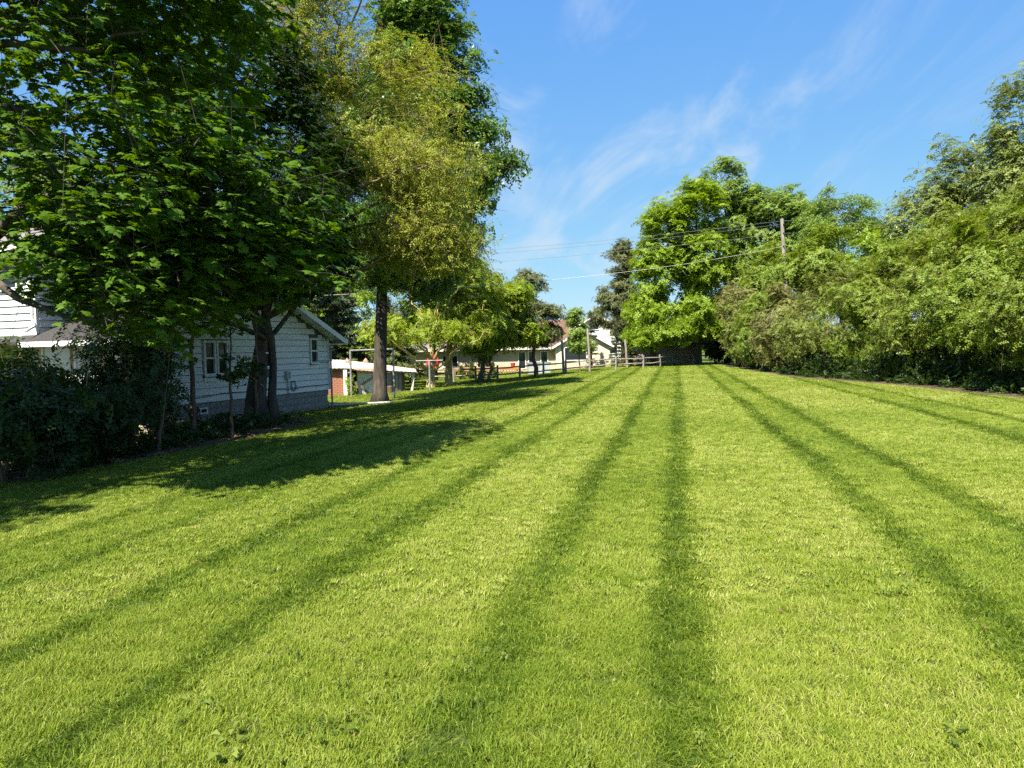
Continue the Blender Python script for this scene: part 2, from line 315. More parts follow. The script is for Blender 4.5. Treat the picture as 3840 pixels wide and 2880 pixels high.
def scatter(y0, y1, dens, kinds, ext, hs=1.0, weeds=0):
    ymax = y1; half = lambda y: .80*y+1.6
    area = (half(y0)+half(y1))*(y1-y0); n = int(dens*area)
    yy = rng.uniform(y0, y1, n); xx = rng.uniform(-1, 1, n)*half(y1); ok = np.abs(xx) < half(yy); xx, yy = xx[ok], yy[ok]
    # keep the asked density: area of the trapezoid sampled as a rectangle
    yy = yy+rng.normal(0, .06*(y1-y0)**.5*y1**.5*.5, len(yy)); yy = np.maximum(yy, .7)      # soft joins between the bands of detail
    P = np.stack([xx, yy], 1); ok = ~inside(P, bed_poly) & ~inside(P, hedge_poly); P = P[ok]
    lx, ly = P[:, 0]+9.42, P[:, 1]-18.48; hx, hy = lx*.34+ly*.94, -lx*.94+ly*.34   # house footprint
    P = P[~((hx > -.2) & (hx < 8.15) & (hy > -.05) & (hy < 14))]; n = len(P)
    x, y = P[:, 0], P[:, 1]; u = .975*x-.223*y; v = .223*x+.975*y
    tr = track_amount(u, v)*(rng.uniform(.55, 1.15, n)); tr = np.clip(tr, 0, 1)
    mid = np.zeros(n)
    for a, b in ((-3.62, -2.5), (-.98, .02), (1.82, 2.82), (5.45, 6.65), (-5.9, -4.85), (-8.2, -7.15)): mid[(u > a) & (u < b)] = 1
    patch = .5+.5*np.tanh(1.2*(wob(x*.9+y*.3, 1)+wob(y*.8-x*.4, 4)))
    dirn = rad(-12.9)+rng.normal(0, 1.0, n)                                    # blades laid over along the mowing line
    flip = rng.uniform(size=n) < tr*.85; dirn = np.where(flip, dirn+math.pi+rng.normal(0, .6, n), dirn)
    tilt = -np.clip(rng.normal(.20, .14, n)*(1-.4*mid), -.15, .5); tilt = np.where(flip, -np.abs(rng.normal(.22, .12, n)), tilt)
    tint = np.clip(.72+rng.normal(0, .16, n)-.17*mid-.52*tr-.20*(patch-.4)+.10*wob(x*4.1+y*2.3, 3)*wob(y*3.7-x*1.9, 6)-.12*np.clip((-u-5)/4, 0, 1), 0, 1)  # tracks: greener blades, and the darkening of their lean put into the tint
    zs = rng.uniform(.75, 1.2, n)*hs*(1-.18*tr)
    k = np.array(kinds)[rng.integers(0, len(kinds), n)]
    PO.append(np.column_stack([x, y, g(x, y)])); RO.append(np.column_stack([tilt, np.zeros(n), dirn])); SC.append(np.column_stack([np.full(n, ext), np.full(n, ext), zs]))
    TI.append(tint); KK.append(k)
    if weeds:
        m = rng.uniform(size=n) < weeds*np.clip(patch*2.6-1.2+.5*(u < -4), 0.04, 1.6); j = int(m.sum())
        PO.append(np.column_stack([x[m], y[m], g(x[m], y[m])+.012])); RO.append(np.column_stack([rng.normal(0, .1, j), rng.normal(0, .1, j), rng.uniform(0, 6.28, j)]))
        s = rng.uniform(.6, 1.3, j); SC.append(np.column_stack([s, s, s])); TI.append(rng.uniform(.2, 1, j)); KK.append(np.where(rng.uniform(size=j) < .93, 4, 5))
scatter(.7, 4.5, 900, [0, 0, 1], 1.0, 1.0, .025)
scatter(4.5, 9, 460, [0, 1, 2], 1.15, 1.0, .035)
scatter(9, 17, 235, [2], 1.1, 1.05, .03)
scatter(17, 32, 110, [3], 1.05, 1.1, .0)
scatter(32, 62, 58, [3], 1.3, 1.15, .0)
PO, RO, SC, TI, KK = map(np.concatenate, (PO, RO, SC, TI, KK))
gm = bpy.data.meshes.new('lawn_grass'); gm.vertices.add(len(PO)); gm.vertices.foreach_set('co', PO.astype(np.float32).ravel())
for nm, tp, key, arr in (('rot', 'FLOAT_VECTOR', 'vector', RO), ('scl', 'FLOAT_VECTOR', 'vector', SC), ('tint', 'FLOAT', 'value', TI), ('kk', 'INT', 'value', KK)):
    a = gm.attributes.new(nm, tp, 'POINT'); a.data.foreach_set(key, np.ascontiguousarray(arr, np.int32 if tp == 'INT' else np.float32).ravel())
lawn = link('lawn_grass', gm, kind='stuff'); lawn['label'] = 'freshly mown green lawn grass with dark wheel tracks'
gt = bpy.data.node_groups.new('grass_scatter', 'GeometryNodeTree')
gt.interface.new_socket('Geometry', in_out='INPUT', socket_type='NodeSocketGeometry'); gt.interface.new_socket('Geometry', in_out='OUTPUT', socket_type='NodeSocketGeometry')
gi = gt.nodes.new('NodeGroupInput'); go = gt.nodes.new('NodeGroupOutput'); jn = gt.nodes.new('GeometryNodeJoinGeometry')
def named(nm, tp):
    n = gt.nodes.new('GeometryNodeInputNamedAttribute'); n.data_type = tp; n.inputs['Name'].default_value = nm; return n
def out(n): return next(s for s in n.outputs if s.enabled and s.name == 'Attribute')
nr, ns_, nk = named('rot', 'FLOAT_VECTOR'), named('scl', 'FLOAT_VECTOR'), named('kk', 'INT')
e2r = gt.nodes.new('FunctionNodeEulerToRotation'); gt.links.new(out(nr), e2r.inputs[0])
for k, po in enumerate(protos):
    cmp_ = gt.nodes.new('FunctionNodeCompare'); cmp_.data_type = 'INT'; cmp_.operation = 'EQUAL'
    ins = [s for s in cmp_.inputs if s.enabled]; gt.links.new(out(nk), ins[0]); ins[1].default_value = k
    oi = gt.nodes.new('GeometryNodeObjectInfo'); oi.inputs['Object'].default_value = po; oi.inputs['As Instance'].default_value = False
    ip = gt.nodes.new('GeometryNodeInstanceOnPoints'); gt.links.new(gi.outputs[0], ip.inputs['Points']); gt.links.new(cmp_.outputs[0], ip.inputs['Selection'])
    gt.links.new(oi.outputs['Geometry'], ip.inputs['Instance']); gt.links.new(e2r.outputs[0], ip.inputs['Rotation']); gt.links.new(out(ns_), ip.inputs['Scale'])
    gt.links.new(ip.outputs[0], jn.inputs[0])
gt.links.new(jn.outputs[0], go.inputs[0])
lawn.modifiers.new('grass', 'NODES').node_group = gt
print('grass tufts', len(PO))

# ------------------------------------------------------------------ the white house
O_H = (-9.42, 18.48); A_H = rad(70.1)           # local x runs along the gable wall away from the camera, local y into the house
house = thing('white_house', 'white clapboard house in the shade behind the maples', 'house', (*O_H, 0), A_H)
SB = .31; EZ = 2.17; PK = 3.86; CH = .2         # siding bottom, eave, peak, course height
part('gable_wall', prism([(0, SB), (8, SB), (8, EZ), (4, PK), (0, EZ)], 'y', .03, .2), siding_lip_shade, house)
part('foundation', box(.02, 7.98, .06, .3, -.9, SB-.005), mortar, house)
openings = [(6.86, 7.42, 1.1, 2.2), (1.84, 2.92, .9, 2.1), (4.3, 4.86, 1.0, 2.2)]
wall_p = house
def clap(x0, x1, z, h, ax='y', o=0.0):           # one clapboard, thicker at its lower edge; ax: the axis it faces
    P = [(x0, -.03, z), (x1, -.03, z), (x1, .03, z), (x0, .03, z), (x0, .004, z+h-.016), (x1, .004, z+h-.016), (x1, .03, z+h-.016), (x0, .03, z+h-.016)]
    if ax == 'y': return hexa([(a, b+o, c) for a, b, c in P])
    return np.array([(b+o, a, c) for a, b, c in P], float), [q[::-1] for q in BF]
z = SB
while z < PK-.06:
    a, b = 0.0, 8.0
    if z+CH > EZ:
        t = max(0, (z+CH-EZ)/(PK-EZ)); a, b = 4*t, 8-4*t
    if b-a < .15: break
    segs = [(a, b)]
    for o0, o1, oz0, oz1 in openings:
        if z+CH > oz0+.03 and z < oz1-.03:
            segs = [s for (p, q) in segs for s in ((p, min(q, o0)), (max(p, o1), q)) if s[1]-s[0] > .05]
    for p, q in segs: part('siding_board', clap(p, q, z, CH), siding_white, house)
    z += CH
blk = mesh('foundation_block', *box(-.193, .193, -.03, .05, -.095, .095), block_grey)
for r in range(4):
    for i in range(21):
        x = .2+i*.4+(.2 if r % 2 else 0)-.005
        if x > 7.85 or (1.6 < x < 2.05 and r == 3): continue
        link('foundation_block', blk, house, (x, .055+.004*((i*7+r*3) % 3), SB-.105-r*.2))
def window(x0, x1, z0, z1, face='y', o=0, par=house, panes='sash', inner=glass):
    """a double-hung window in the wall that faces -y (or -x); sub-parts: frame pieces, sashes, panes"""
    T = (lambda vf: vf) if face == 'y' else (lambda vf: (vf[0][:, [1, 0, 2]], [tuple(q)[::-1] for q in vf[1]]))
    B = lambda *a: T(box(a[0], a[1], a[2]+o, a[3]+o, a[4], a[5]))
    f = .06
    w_ = part('window', join([B(x0, x0+f, -.05, .05, z0, z1), B(x1-f, x1, -.05, .05, z0, z1), B(x0+f, x1-f, -.05, .05, z1-f, z1), B(x0+f, x1-f, -.049, .05, z0, z0+f)]), trim_white, par)
    zm = (z0+z1)/2
    part('sill', B(x0-.03, x1+.03, -.085, -.0505, z0-.03, z0+.02), trim_white, w_)
    part('meeting_rail', B(x0+f, x1-f, -.03, .0, zm-.025, zm+.025), trim_white, w_)
    part('pane', B(x0+f, x1-f, .005, .012, zm+.025, z1-f), inner, w_)
    part('pane', B(x0+f, x1-f, .018, .024, z0+f, zm-.025), inner, w_)
    return w_
window(6.9, 7.36, 1.28, 2.17); window(4.34, 4.82, 1.2, 2.17); window(1.9, 2.36, 1.06, 2.07); window(2.4, 2.86, 1.06, 2.07)
part('apron_panel', box(1.88, 2.88, -.03, .03, .88, 1.0), trim_white, house); part('apron_panel', box(6.88, 7.4, -.03, .03, 1.1, 1.22), trim_white, house)
part('corner_post', box(7.96, 8.05, -.035, .3, SB, EZ), trim_white, house); part('corner_post', box(-.05, .03, -.035, .05, SB, EZ), trim_white, house)
# roof of the gable wing: two slopes, rake boards, soffit
sl_ = (PK-EZ)/4
def slope(x, off): return EZ+.06+sl_*(x if x <= 4 else 8-x)+off
for s in (0, 1):
    xa, xb = (-.5, 4.0) if s == 0 else (8.5, 4.0)
    za_, zb_ = EZ+.06-sl_*.5, PK+.06
    part('roof_slope', prism([(xa, za_), (xb, zb_), (xb, zb_+.1), (xa, za_+.1)], 'y', -.5, 9.5), roof_dark, house)
    part('rake_board', prism([(xa, za_-.10), (xb, zb_-.10), (xb, zb_+.085), (xa, za_+.085)], 'y', -.525, -.503), trim_white, house)
    part('soffit', prism([(xa, za_-.035), (xb, zb_-.035), (xb, zb_-.003), (xa, za_-.003)], 'y', -.5, .02), trim_white, house)
    xo = -.56 if s == 0 else 8.53
    part('gutter', box(xo, xo+.05 if s else xo+.055, -.5, 4.0 if s == 0 else 9.5, za_-.05, za_+.09), trim_white, house)
part('eave_return', box(8.0, 8.5, -.45, 0.0, EZ-.24, EZ-.2), trim_white, house)
part('downspout', join([cyl(8.02, -.1, -.36, EZ-.25, .035, 8), tube([(8.02, -.1, EZ-.25), (8.4, -.1, EZ-.08)], .035, 8)]), pipe_grey, house)
part('bracket_pipe', tube([(8.02, -.16, 1.37), (6.95, -.2, 1.37)], .018, 6), pipe_grey, house)
part('wall_bracket', box(7.72, 7.8, -.03, -.01, 1.75, 2.2), trim_white, house)
v_ = part('vent_window', join([box(1.68, 1.98, -.02, .04, .12, .16), box(1.68, 1.98, -.02, .04, -.02, .02), box(1.68, 1.72, -.0205, .04, .02, .12), box(1.94, 1.98, -.0205, .04, .02, .12)]), trim_white, house)
part('pane', box(1.72, 1.94, .0, .01, .02, .12), glass, v_)
gm_ = part('gas_meter', join([box(1.25, 1.5, -.2, -.06, -.1, .16), tube([(1.3, -.12, -.3), (1.3, -.12, .3), (1.3, .05, .32)], .025, 8), tube([(1.45, -.12, -.1), (1.5, -.12, -.35)], .025, 8)]), metal_dark, house)
part('meter_dial', tube([(1.375, -.21, .05), (1.375, -.2, .05)], [.06, .06], 12), trim_white, gm_)
part('junction_box', box(5.46, 5.66, -.12, -.02, .8, 1.06), box_grey, house)
part('conduit', tube([(5.56, -.06, .8), (5.56, -.06, .55), (5.58, -.05, .32)], .014, 6), metal_dark, house)
th = np.linspace(0, 12.6, 40)
part('cable_coil', tube(np.column_stack([5.84+.12*np.cos(th)+.02*th/6, np.full(40, -.05)-.002*th, .56+.17*np.sin(th)]), .009, 5), metal_dark, house)
xx = np.linspace(0, 8, 17)
part('wall_cable', tube(np.column_stack([xx, np.full(17, -.045), .50-.03*np.sin(xx*1.3)+.02*np.sin(xx*3.1)-.0*xx]), .010, 5), metal_dark, house)
# front wall of the gable wing (faces the camera), with big porch windows
part('front_wall', box(.03, .2, .15, 4.1, -.5, EZ+.05), trim_tan, house)
def big_window(y0, y1, z0, z1):
    f = .07; w_ = part('porch_window', join([box(-.03, .029, y0, y0+f, z0, z1), box(-.03, .029, y1-f, y1, z0, z1), box(-.031, .029, y0+f, y1-f, z1-f, z1), box(-.031, .029, y0+f, y1-f, z0, z0+f)]), trim_white, house)
    part('pane', box(0.0, .01, y0+f, y1-f, z0+f, z1-f), glass_pale, w_); return w_
big_window(2.76, 3.84, .55, 2.08); big_window(1.75, 2.62, .55, 2.12); big_window(.5, 1.5, .55, 2.1)
# two-storey block
part('upper_wall', box(.03, 7, 4.0, 12, 2.3, 4.75), siding_lip_shade, house)
part('lower_wall', box(.28, 7, 4.05, 12, -.6, 2.3), mortar, house)
z = 2.34
while z < 4.7:
    segs = [(4.0, 12.0)]
    if z+CH > 3.55 and z < 4.5: segs = [(4.0, 4.58), (5.42, 12.0)]
    for p, q in segs: part('siding_board', clap(p, q, z, CH, 'x'), siding_white, house)
    for p, q in [(.05, 7)]: part('siding_board', clap(p, q, z, CH, 'y', 3.97), siding_white, house)
    z += CH
window(4.62, 5.38, 3.6, 4.45, 'x', 0, house)
part('corner_post', box(-.035, .04, 3.96, 4.04, 2.32, 4.72), trim_white, house)
part('skirt_board', box(-.04, .29, 4.0, 12, 2.22, 2.335), trim_white, house)
part('upper_roof', prism([(-.5, 4.62), (3.5, 6.0), (7.5, 4.62), (7.5, 4.74), (3.5, 6.14), (-.5, 4.74)], 'y', 3.6, 12.5), roof_grey, house)
part('upper_fascia', box(-.54, -.505, 3.6, 12.5, 4.56, 4.73), trim_white, house)
part('upper_downspout', tube([(-.06, 4.07, 4.5), (-.06, 4.07, 2.75), (-.1, 3.96, 2.55), (-.4, 3.9, 2.4)], .04, 8), trim_white, house)
bk = mesh('brick', *box(-.03, .012, -.1, .1, -.032, .032), brick_red)
for r in range(18):
    for i in range(9):
        link('brick', bk, house, (.27+.003*((r*5+i) % 3), 5.0+i*.215+(.107 if r % 2 else 0), .45+r*.078))
pz = gz(-7.1, 27)
dp = tag(part('drain_pipe', tube([(-7.9, 24.9, gz(-7.9, 24.9)+.1), (-6.7, 26.3, gz(-6.7, 26.3)+.09), (-6.0, 26.9, gz(-6, 26.9)+.06), (-4.55, 27.1, gz(-4.55, 27.1)+.06)], .04, 10), pipe_white, None), 'long white drain pipe lying on the grass from house corner to big trunk', 'pipe')

# ------------------------------------------------------------------ the old coop behind the house
shed = thing('old_coop', 'low weathered coop with pale metal roof, brick end and plank door', 'shed', (0, 0, 0))
b0 = -.5
def wallq(p, q, zt0, zt1, t=.12):               # wall between two plan points, thickness away from the camera
    d = np.array([q[0]-p[0], q[1]-p[1]]); d /= np.linalg.norm(d); n_ = np.array([-d[1], d[0]])*t
    return hexa([(p[0], p[1], b0), (q[0], q[1], b0), (q[0]+n_[0], q[1]+n_[1], b0), (p[0]+n_[0], p[1]+n_[1], b0),
                 (p[0], p[1], zt0), (q[0], q[1], zt1), (q[0]+n_[0], q[1]+n_[1], zt1), (p[0]+n_[0], p[1]+n_[1], zt0)])
PA, PB, PC, PD, PE_ = (-9.3, 32.85), (-7.72, 33.3), (-7.30, 33.6), (-6.3, 34.3), (-4.95, 35.9)
part('brick_wall', wallq(PA, PB, .88, .84), mortar, shed)
d = np.array(PB)-np.array(PA); ln = np.linalg.norm(d); d /= ln; ang = math.atan2(d[1], d[0])
bk2 = mesh('brick', *box(-.112, .112, -.035, .02, -.036, .036), brick_wall)
for r in range(15):
    for i in range(7):
        s_ = .13+i*.235+(.117 if r % 2 else 0)
        if s_ > ln-.1: continue
        o = link('brick', bk2, shed, (PA[0]+d[0]*s_, PA[1]+d[1]*s_, -.42+r*.083)); o.rotation_euler = (0, 0, ang)
part('corner_post', join([box(-7.83, -7.66, 33.02, 33.24, b0, .84)]), wood_white, shed)
part('interior_shade_sheet', box(-7.66, -7.33, 33.9, 34.0, b0, .8), black_cover, shed)  # black sheet standing in for the unlit inside of the coop
part('lean_board', hexa([(-7.52, 33.0, b0), (-7.42, 33.0, b0), (-7.42, 33.03, b0), (-7.52, 33.03, b0), (-7.6, 33.3, .42), (-7.5, 33.3, .42), (-7.5, 33.33, .42), (-7.6, 33.33, .42)]), wood_grey, shed)
part('lean_board', hexa([(-7.30, 33.1, b0), (-7.14, 33.1, b0), (-7.14, 33.13, b0), (-7.30, 33.13, b0), (-7.42, 33.5, .3), (-7.28, 33.5, .3), (-7.28, 33.53, .3), (-7.42, 33.53, .3)]), bark_dark, shed)
door = part('plank_door', wallq(PC, PD, .80, .70, .05), wood_white, shed)
dd = np.array(PD)-np.array(PC); dl = np.linalg.norm(dd); dd /= dl; dn = np.array([dd[1], -dd[0]])
npl = 7
for i in range(npl):
    a, b = PC+dd*(dl*i/npl+.008)+dn*.012, PC+dd*(dl*(i+1)/npl-.008)+dn*.012
    part('plank', wallq(a, b, .79-.1*i/npl, .79-.1*(i+1)/npl, .02), wood_white, door)
def on_door(s, z_, off=.03): p = np.array(PC)+dd*dl*s+dn*off; return (p[0], p[1], z_)
def strip(p, q, m, par, name, wz=.05):
    p, q = np.array(p), np.array(q); e = np.array([dn[0], dn[1], 0])*.025; u_ = np.array([0, 0, wz])
    part(name, hexa([p+e-u_, q+e-u_, q-u_, p-u_, p+e+u_, q+e+u_, q+u_, p+u_]), m, par)
strip(on_door(.10, .06), on_door(1.02, .66), rust, door, 'brace'); strip(on_door(.10, .04), on_door(.55, -.44), wood_grey, door, 'brace')
strip(on_door(.02, .62), on_door(.98, .55), wood_white, door, 'batten', .03); strip(on_door(.02, -.36), on_door(.98, -.40), wood_white, door, 'batten', .03)
part('back_wall', wallq((-6.3, 34.4), (-5.35, 35.5), .62, .55, .1), bark_brown, shed)
for i in range(7):
    s0, s1 = i/7+.01, (i+1)/7-.01; p, q = np.array((-6.3, 34.4)), np.array((-5.35, 35.5)); n_ = np.array((.01, -.014))
    part('plank', wallq(p+(q-p)*s0+n_, p+(q-p)*s1+n_, .6-.02*(i % 3), .57, .02), wood_grey if i % 3 else bark_brown, shed)
part('porch_post', hexa([(-5.12, 35.7, b0), (-5.0, 35.7, b0), (-5.0, 35.82, b0), (-5.12, 35.82, b0), (-4.98, 35.7, .55), (-4.88, 35.7, .55), (-4.88, 35.8, .55), (-4.98, 35.8, .55)]), wood_white, shed)
# roof sheets: corrugated strips from the sagging eave up to the ridge
EV = [(-9.6, 32.55, .96), (-7.9, 32.95, .92), (-7.28, 33.2, .88), (-6.5, 34.0, .78), (-4.78, 35.75, .58)]
RG = [(-10.4, 35.6, 1.33), (-8.7, 35.9, 1.27), (-7.7, 36.2, 1.14), (-6.7, 36.7, .98), (-5.0, 37.0, .70)]
def corr(a, b, c, d_, n=10, th_=.012):
    a, b, c, d_ = map(np.array, (a, b, c, d_)); V, F = [], []
    for i in range(n*2+1):
        t = i/(n*2); zz = np.array([0, 0, .018*(i % 2)]); p, q = a+(b-a)*t+zz, d_+(c-d_)*t+zz
        V += [p, q, p-[0, 0, th_], q-[0, 0, th_]]
    for i in range(n*2):
        k = i*4; F += [(k, k+4, k+5, k+1), (k+2, k+3, k+7, k+6), (k, k+2, k+6, k+4), (k+1, k+5, k+7, k+3)]
    return np.array(V), F
for i in range(4):
    part('roof_sheet', corr(EV[i], EV[i+1], RG[i+1], RG[i], 9), roof_metal, shed)
part('door_canopy', corr((-7.36, 33.0, .83), (-6.38, 33.75, .70), (-6.5, 34.05, .83), (-7.3, 33.5, .90), 6), rust, shed)
part('eave_beam', tube([(p[0]+.02, p[1]+.16, p[2]-.06) for p in EV], .04, 6), wood_grey, shed)
for (x, y, z0) in ((-7.97, 34.5, 1.0), (-7.17, 35.0, .98)):
    c_ = part('roof_vent', box(x-.085, x+.085, y-.085, y+.085, z0-.2, z0+.2), wood_white, shed)
    part('vent_cap', (np.array([(x-.13, y-.13, z0+.2), (x+.13, y-.13, z0+.2), (x+.13, y+.13, z0+.2), (x-.13, y+.13, z0+.2), (x, y, z0+.38)]), [(3, 2, 1, 0), (0, 1, 4), (1, 2, 4), (2, 3, 4), (3, 0, 4)]), rust, c_)
def round_log(x, y, r, h, label):
    t = thing('log_round', label, 'log', (x, y, gz(x, y)), group='cut logs standing beside the coop')
    part('bark_side', tube([(0, 0, -.02), (0, 0, h*.5), (0, 0, h)], [r*1.05, r, r], 14, False), bark_brown, t)
    part('cut_face', tube([(0, 0, h-.01), (0, 0, h+.004)], [r*.97, r*.97], 14), wood_grey, t)
round_log(-5.93, 34.3, .16, .33, 'taller cut log round standing in front of the coop'); round_log(-6.2, 34.1, .12, .25, 'smaller cut log round beside the taller one at the coop')

# ------------------------------------------------------------------ clothesline frames, fence, poles
def pipe_frame(name, label, p, q, h, m=pipe_grey):
    t = thing(name, label, 'clothes pole', (p[0], p[1], gz(*p)))
    qx, qy = q[0]-p[0], q[1]-p[1]; dz = gz(*q)-gz(*p)
    part('post', cyl(0, 0, -.1, h, .045, 10), m, t)
    if abs(qx)+abs(qy) > 1.2: part('post', cyl(qx, qy, dz-.1, h+.02, .045, 10), m, t); part('cross_bar', tube([(0, 0, h-.02), (qx, qy, h)], .035, 8), m, t)
    else: part('cross_bar', tube([(-qx, -qy, h), (qx, qy, h)], .03, 8), m, t)
    return t
pipe_frame('clothesline', 'tall grey pipe clothesline frame standing in front of the coop', (-7.24, 32.0), (-5.04, 30.35), 2.12)
pipe_frame('clothesline', 'single grey clothesline pole with cross bar beside pale double trunk', (-4.16, 36.0), (-3.5, 36.1), 1.5)
fence = thing('split_rail_fence', 'weathered two-rail split rail fence along the far end of lawn', 'fence', (0, 0, 0))
FP = [(-11.6, 42.6), (-9.0, 43.2), (-6.3, 43.9), (-3.66, 44.6), (-2.28, 45.0), (-.92, 45.5), (.52, 46.6), (2.14, 48.0), (3.72, 48.9), (5.48, 49.9), (7.54, 51.4), (9.86, 53.3), (11.6, 55.6), (13.2, 58.6), (15.2, 59.5), (17.2, 60.2)]
rr = random.Random(3)
for i, (x, y) in enumerate(FP):
    z0 = gz(x, y); tx, ty = rr.uniform(-.03, .03), rr.uniform(-.03, .03)
    part('post', tube([(x, y, z0-.1), (x+tx*.5, y+ty*.5, z0+.5), (x+tx, y+ty, z0+.98)], [.085, .08, .07], 6), wood_grey, fence)
    if i < len(FP)-1:
        x2, y2 = FP[i+1]; z2 = gz(x2, y2)
        for hh in (.38, .78):
            m_ = ((x+x2)/2, (y+y2)/2, (z0+z2)/2+hh+rr.uniform(-.04, .02))
            part('rail', tube([(x, y, z0+hh), m_, (x2, y2, z2+hh+rr.uniform(-.05, .05))], [.045, .055, .042], 5), wood_grey, fence)
for x, y, h, lb in ((3.62, 49.5, 2.95, 'tall bare wooden pole behind the fence, nearer the pine'), (5.55, 50.4, 3.05, 'tall bare wooden pole behind the fence, nearer the white house'), (9.0, 55.4, 2.2, 'short bare wooden pole standing behind the fence near spruces')):
    p = link('wooden_pole', mesh('wooden_pole', *tube([(0, 0, -.1), (-.05, 0, h*.5), (-.13, 0, h)], [.09, .085, .08], 8), wood_grey)); p.location = (x, y, gz(x, y)); tag(p, lb, 'pole', 'bare wooden poles by the fence')
up = thing('utility_pole', 'grey wooden utility pole rising among the far trees', 'utility pole', (19.45, 50, 0))
part('shaft', tube([(0, 0, -.2), (-.15, 0, 5), (-.42, 0, 10.3)], [.16, .145, .12], 10), wood_grey, up)
for z_ in (8.4, 9.3, 9.9): part('insulator', tube([(-.36, -.12, z_), (-.36, -.25, z_)], [.05, .03], 8), metal_dark, up)
def wire(name, label, p, q, sag, r, m):
    t = np.linspace(0, 1, 14)[:, None]; P = np.array(p)*(1-t)+np.array(q)*t; P[:, 2] -= sag*4*(t*(1-t))[:, 0]
    return tag(part(name, tube(P, r, 4), m, None), label, 'wire', 'overhead wires across the yard')
wire('service_wire', 'pale service wire running from utility pole toward the house', (19.1, 50, 8.4), (-9, 25, 3.6), .55, .0075, wire_pale)
for a, b, lb in (((-22, 58, 9.2), (19.0, 50, 10.15), 'uppermost of the three dark power lines crossing the sky'), ((-22, 58, 8.85), (18.8, 50.0, 9.9), 'middle one of the three dark power lines crossing the sky'), ((-22, 58, 8.2), (19.2, 50, 9.3), 'lowest of the three dark power lines crossing the sky')):
    wire('power_line', lb, a, b, .55, .009, wire_mat)
for a, b, lb in (((19.0, 50, 10.15), (46, 50, 11.2), 'upper dark power line beyond the utility pole by the poplars'), ((19.2, 50, 9.3), (46, 50, 10.3), 'lower dark power line beyond the utility pole by the poplars')):
    wire('power_line', lb, a, b, .3, .011, wire_mat)

# ------------------------------------------------------------------ the neighbours beyond the fence
nb = thing('brick_house', 'cream brick house with brown roof behind the wooden deck', 'house', (0, 0, 0))
part('wall', box(-9.5, 4.6, 64, 70, -.9, 1.75), cream_brick, nb)
part('roof', prism([(63.4, 1.62), (68.5, 4.1), (73.5, 1.62), (73.5, 1.78), (68.5, 4.28), (63.4, 1.78)], 'x', -1.2, 5.4), roof_brown, nb)
part('roof', prism([(63.4, 1.66), (67.5, 3.0), (71.5, 1.66), (71.5, 1.8), (67.5, 3.14), (63.4, 1.8)], 'x', -10, -1.23), roof_grey, nb)
part('fascia', box(-10, 5.4, 63.35, 63.39, 1.55, 1.77), trim_white, nb)
gb = part('front_gable', prism([(3.9, -.5), (8.6, -.5), (8.6, 1.75), (6.25, 3.1), (3.9, 1.75)], 'y', 62.2, 69), cream, nb)
for s in (0, 1):
    xa = 3.55 if s == 0 else 8.95
    part('gable_roof', prism([(xa, 1.62), (6.25, 3.17), (6.25, 3.32), (xa, 1.77)], 'y', 61.9, 70), roof_brown, nb)
    part('rake_board', prism([(xa, 1.55), (6.25, 3.10), (6.25, 3.30), (xa, 1.75)], 'y', 61.86, 61.897), trim_white, nb)
part('stone_base', box(3.85, 8.65, 62.1, 62.195, -.6, .35), cream_brick, nb)
def simple_window(par, x0, x1, z0, z1, y):
    w_ = part('window', join([box(x0, x0+.07, y-.05, y+.05, z0, z1), box(x1-.07, x1, y-.05, y+.05, z0, z1), box(x0+.07, x1-.07, y-.05, y+.05, z1-.07, z1), box(x0+.07, x1-.07, y-.05, y+.05, z0, z0+.07)]), trim_white, par)
    part('pane', box(x0+.07, x1-.07, y-.01, y+.01, z0+.07, z1-.07), glass, w_); return w_
simple_window(nb, 4.6, 6.6, .5, 1.7, 62.19)
for x0, x1, z0, z1 in ((-6.2, -5.6, .1, 1.2), (-5.4, -4.8, .1, 1.2), (-3.1, -2.5, -.1, 1.3), (-2.4, -1.8, -.1, 1.3), (.6, 1.3, -.2, 1.4), (1.5, 2.2, -.2, 1.4), (2.6, 3.3, -.2, 1.4)): simple_window(nb, x0, x1, z0, z1, 63.99)
part('skylight', hexa([(3.2, 64.6, 2.3), (3.9, 64.6, 2.3), (3.9, 65.5, 2.74), (3.2, 65.5, 2.74), (3.2, 64.57, 2.4), (3.9, 64.57, 2.4), (3.9, 65.47, 2.84), (3.2, 65.47, 2.84)]), glass, nb)
part('roof_vent', box(4.5, 4.75, 66.4, 66.6, 3.2, 3.5), metal_dark, nb)
wh = thing('white_gable_house', 'distant white house with grey roof behind the thin spruces', 'house', (0, 0, 0))
part('wall', prism([(6.9, -.6), (13.6, -.6), (13.6, 3.6), (10.1, 5.35), (6.9, 3.6)], 'y', 85, 95), siding_white, wh)
for s in (0, 1):
    xa = 6.4 if s == 0 else 14.1
    part('roof', prism([(xa, 3.38), (10.1, 5.42), (10.1, 5.6), (xa, 3.56)], 'y', 84.5, 96), roof_grey, wh)
    part('rake_board', prism([(xa, 3.28), (10.1, 5.32), (10.1, 5.56), (xa, 3.52)], 'y', 84.44, 84.49), trim_white, wh)
for i in range(19):
    z0 = -.4+i*.21; part('siding_board', hexa([(6.88, 84.96, z0), (13.62, 84.96, z0), (13.62, 84.998, z0), (6.88, 84.998, z0), (6.88, 84.985, z0+.2), (13.62, 84.985, z0+.2), (13.62, 84.998, z0+.2), (6.88, 84.998, z0+.2)]), siding_white, wh)
simple_window(wh, 9.5, 10.5, 3.7, 4.6, 84.94); simple_window(wh, 11.6, 12.6, .8, 2.1, 84.94)
ga = thing('tan_shed', 'low brownish garden shed half hidden under the big maples', 'shed', (0, 0, 0))
part('wall', box(11.0, 16.3, 62, 66, -.4, 1.78), tan_siding, ga)
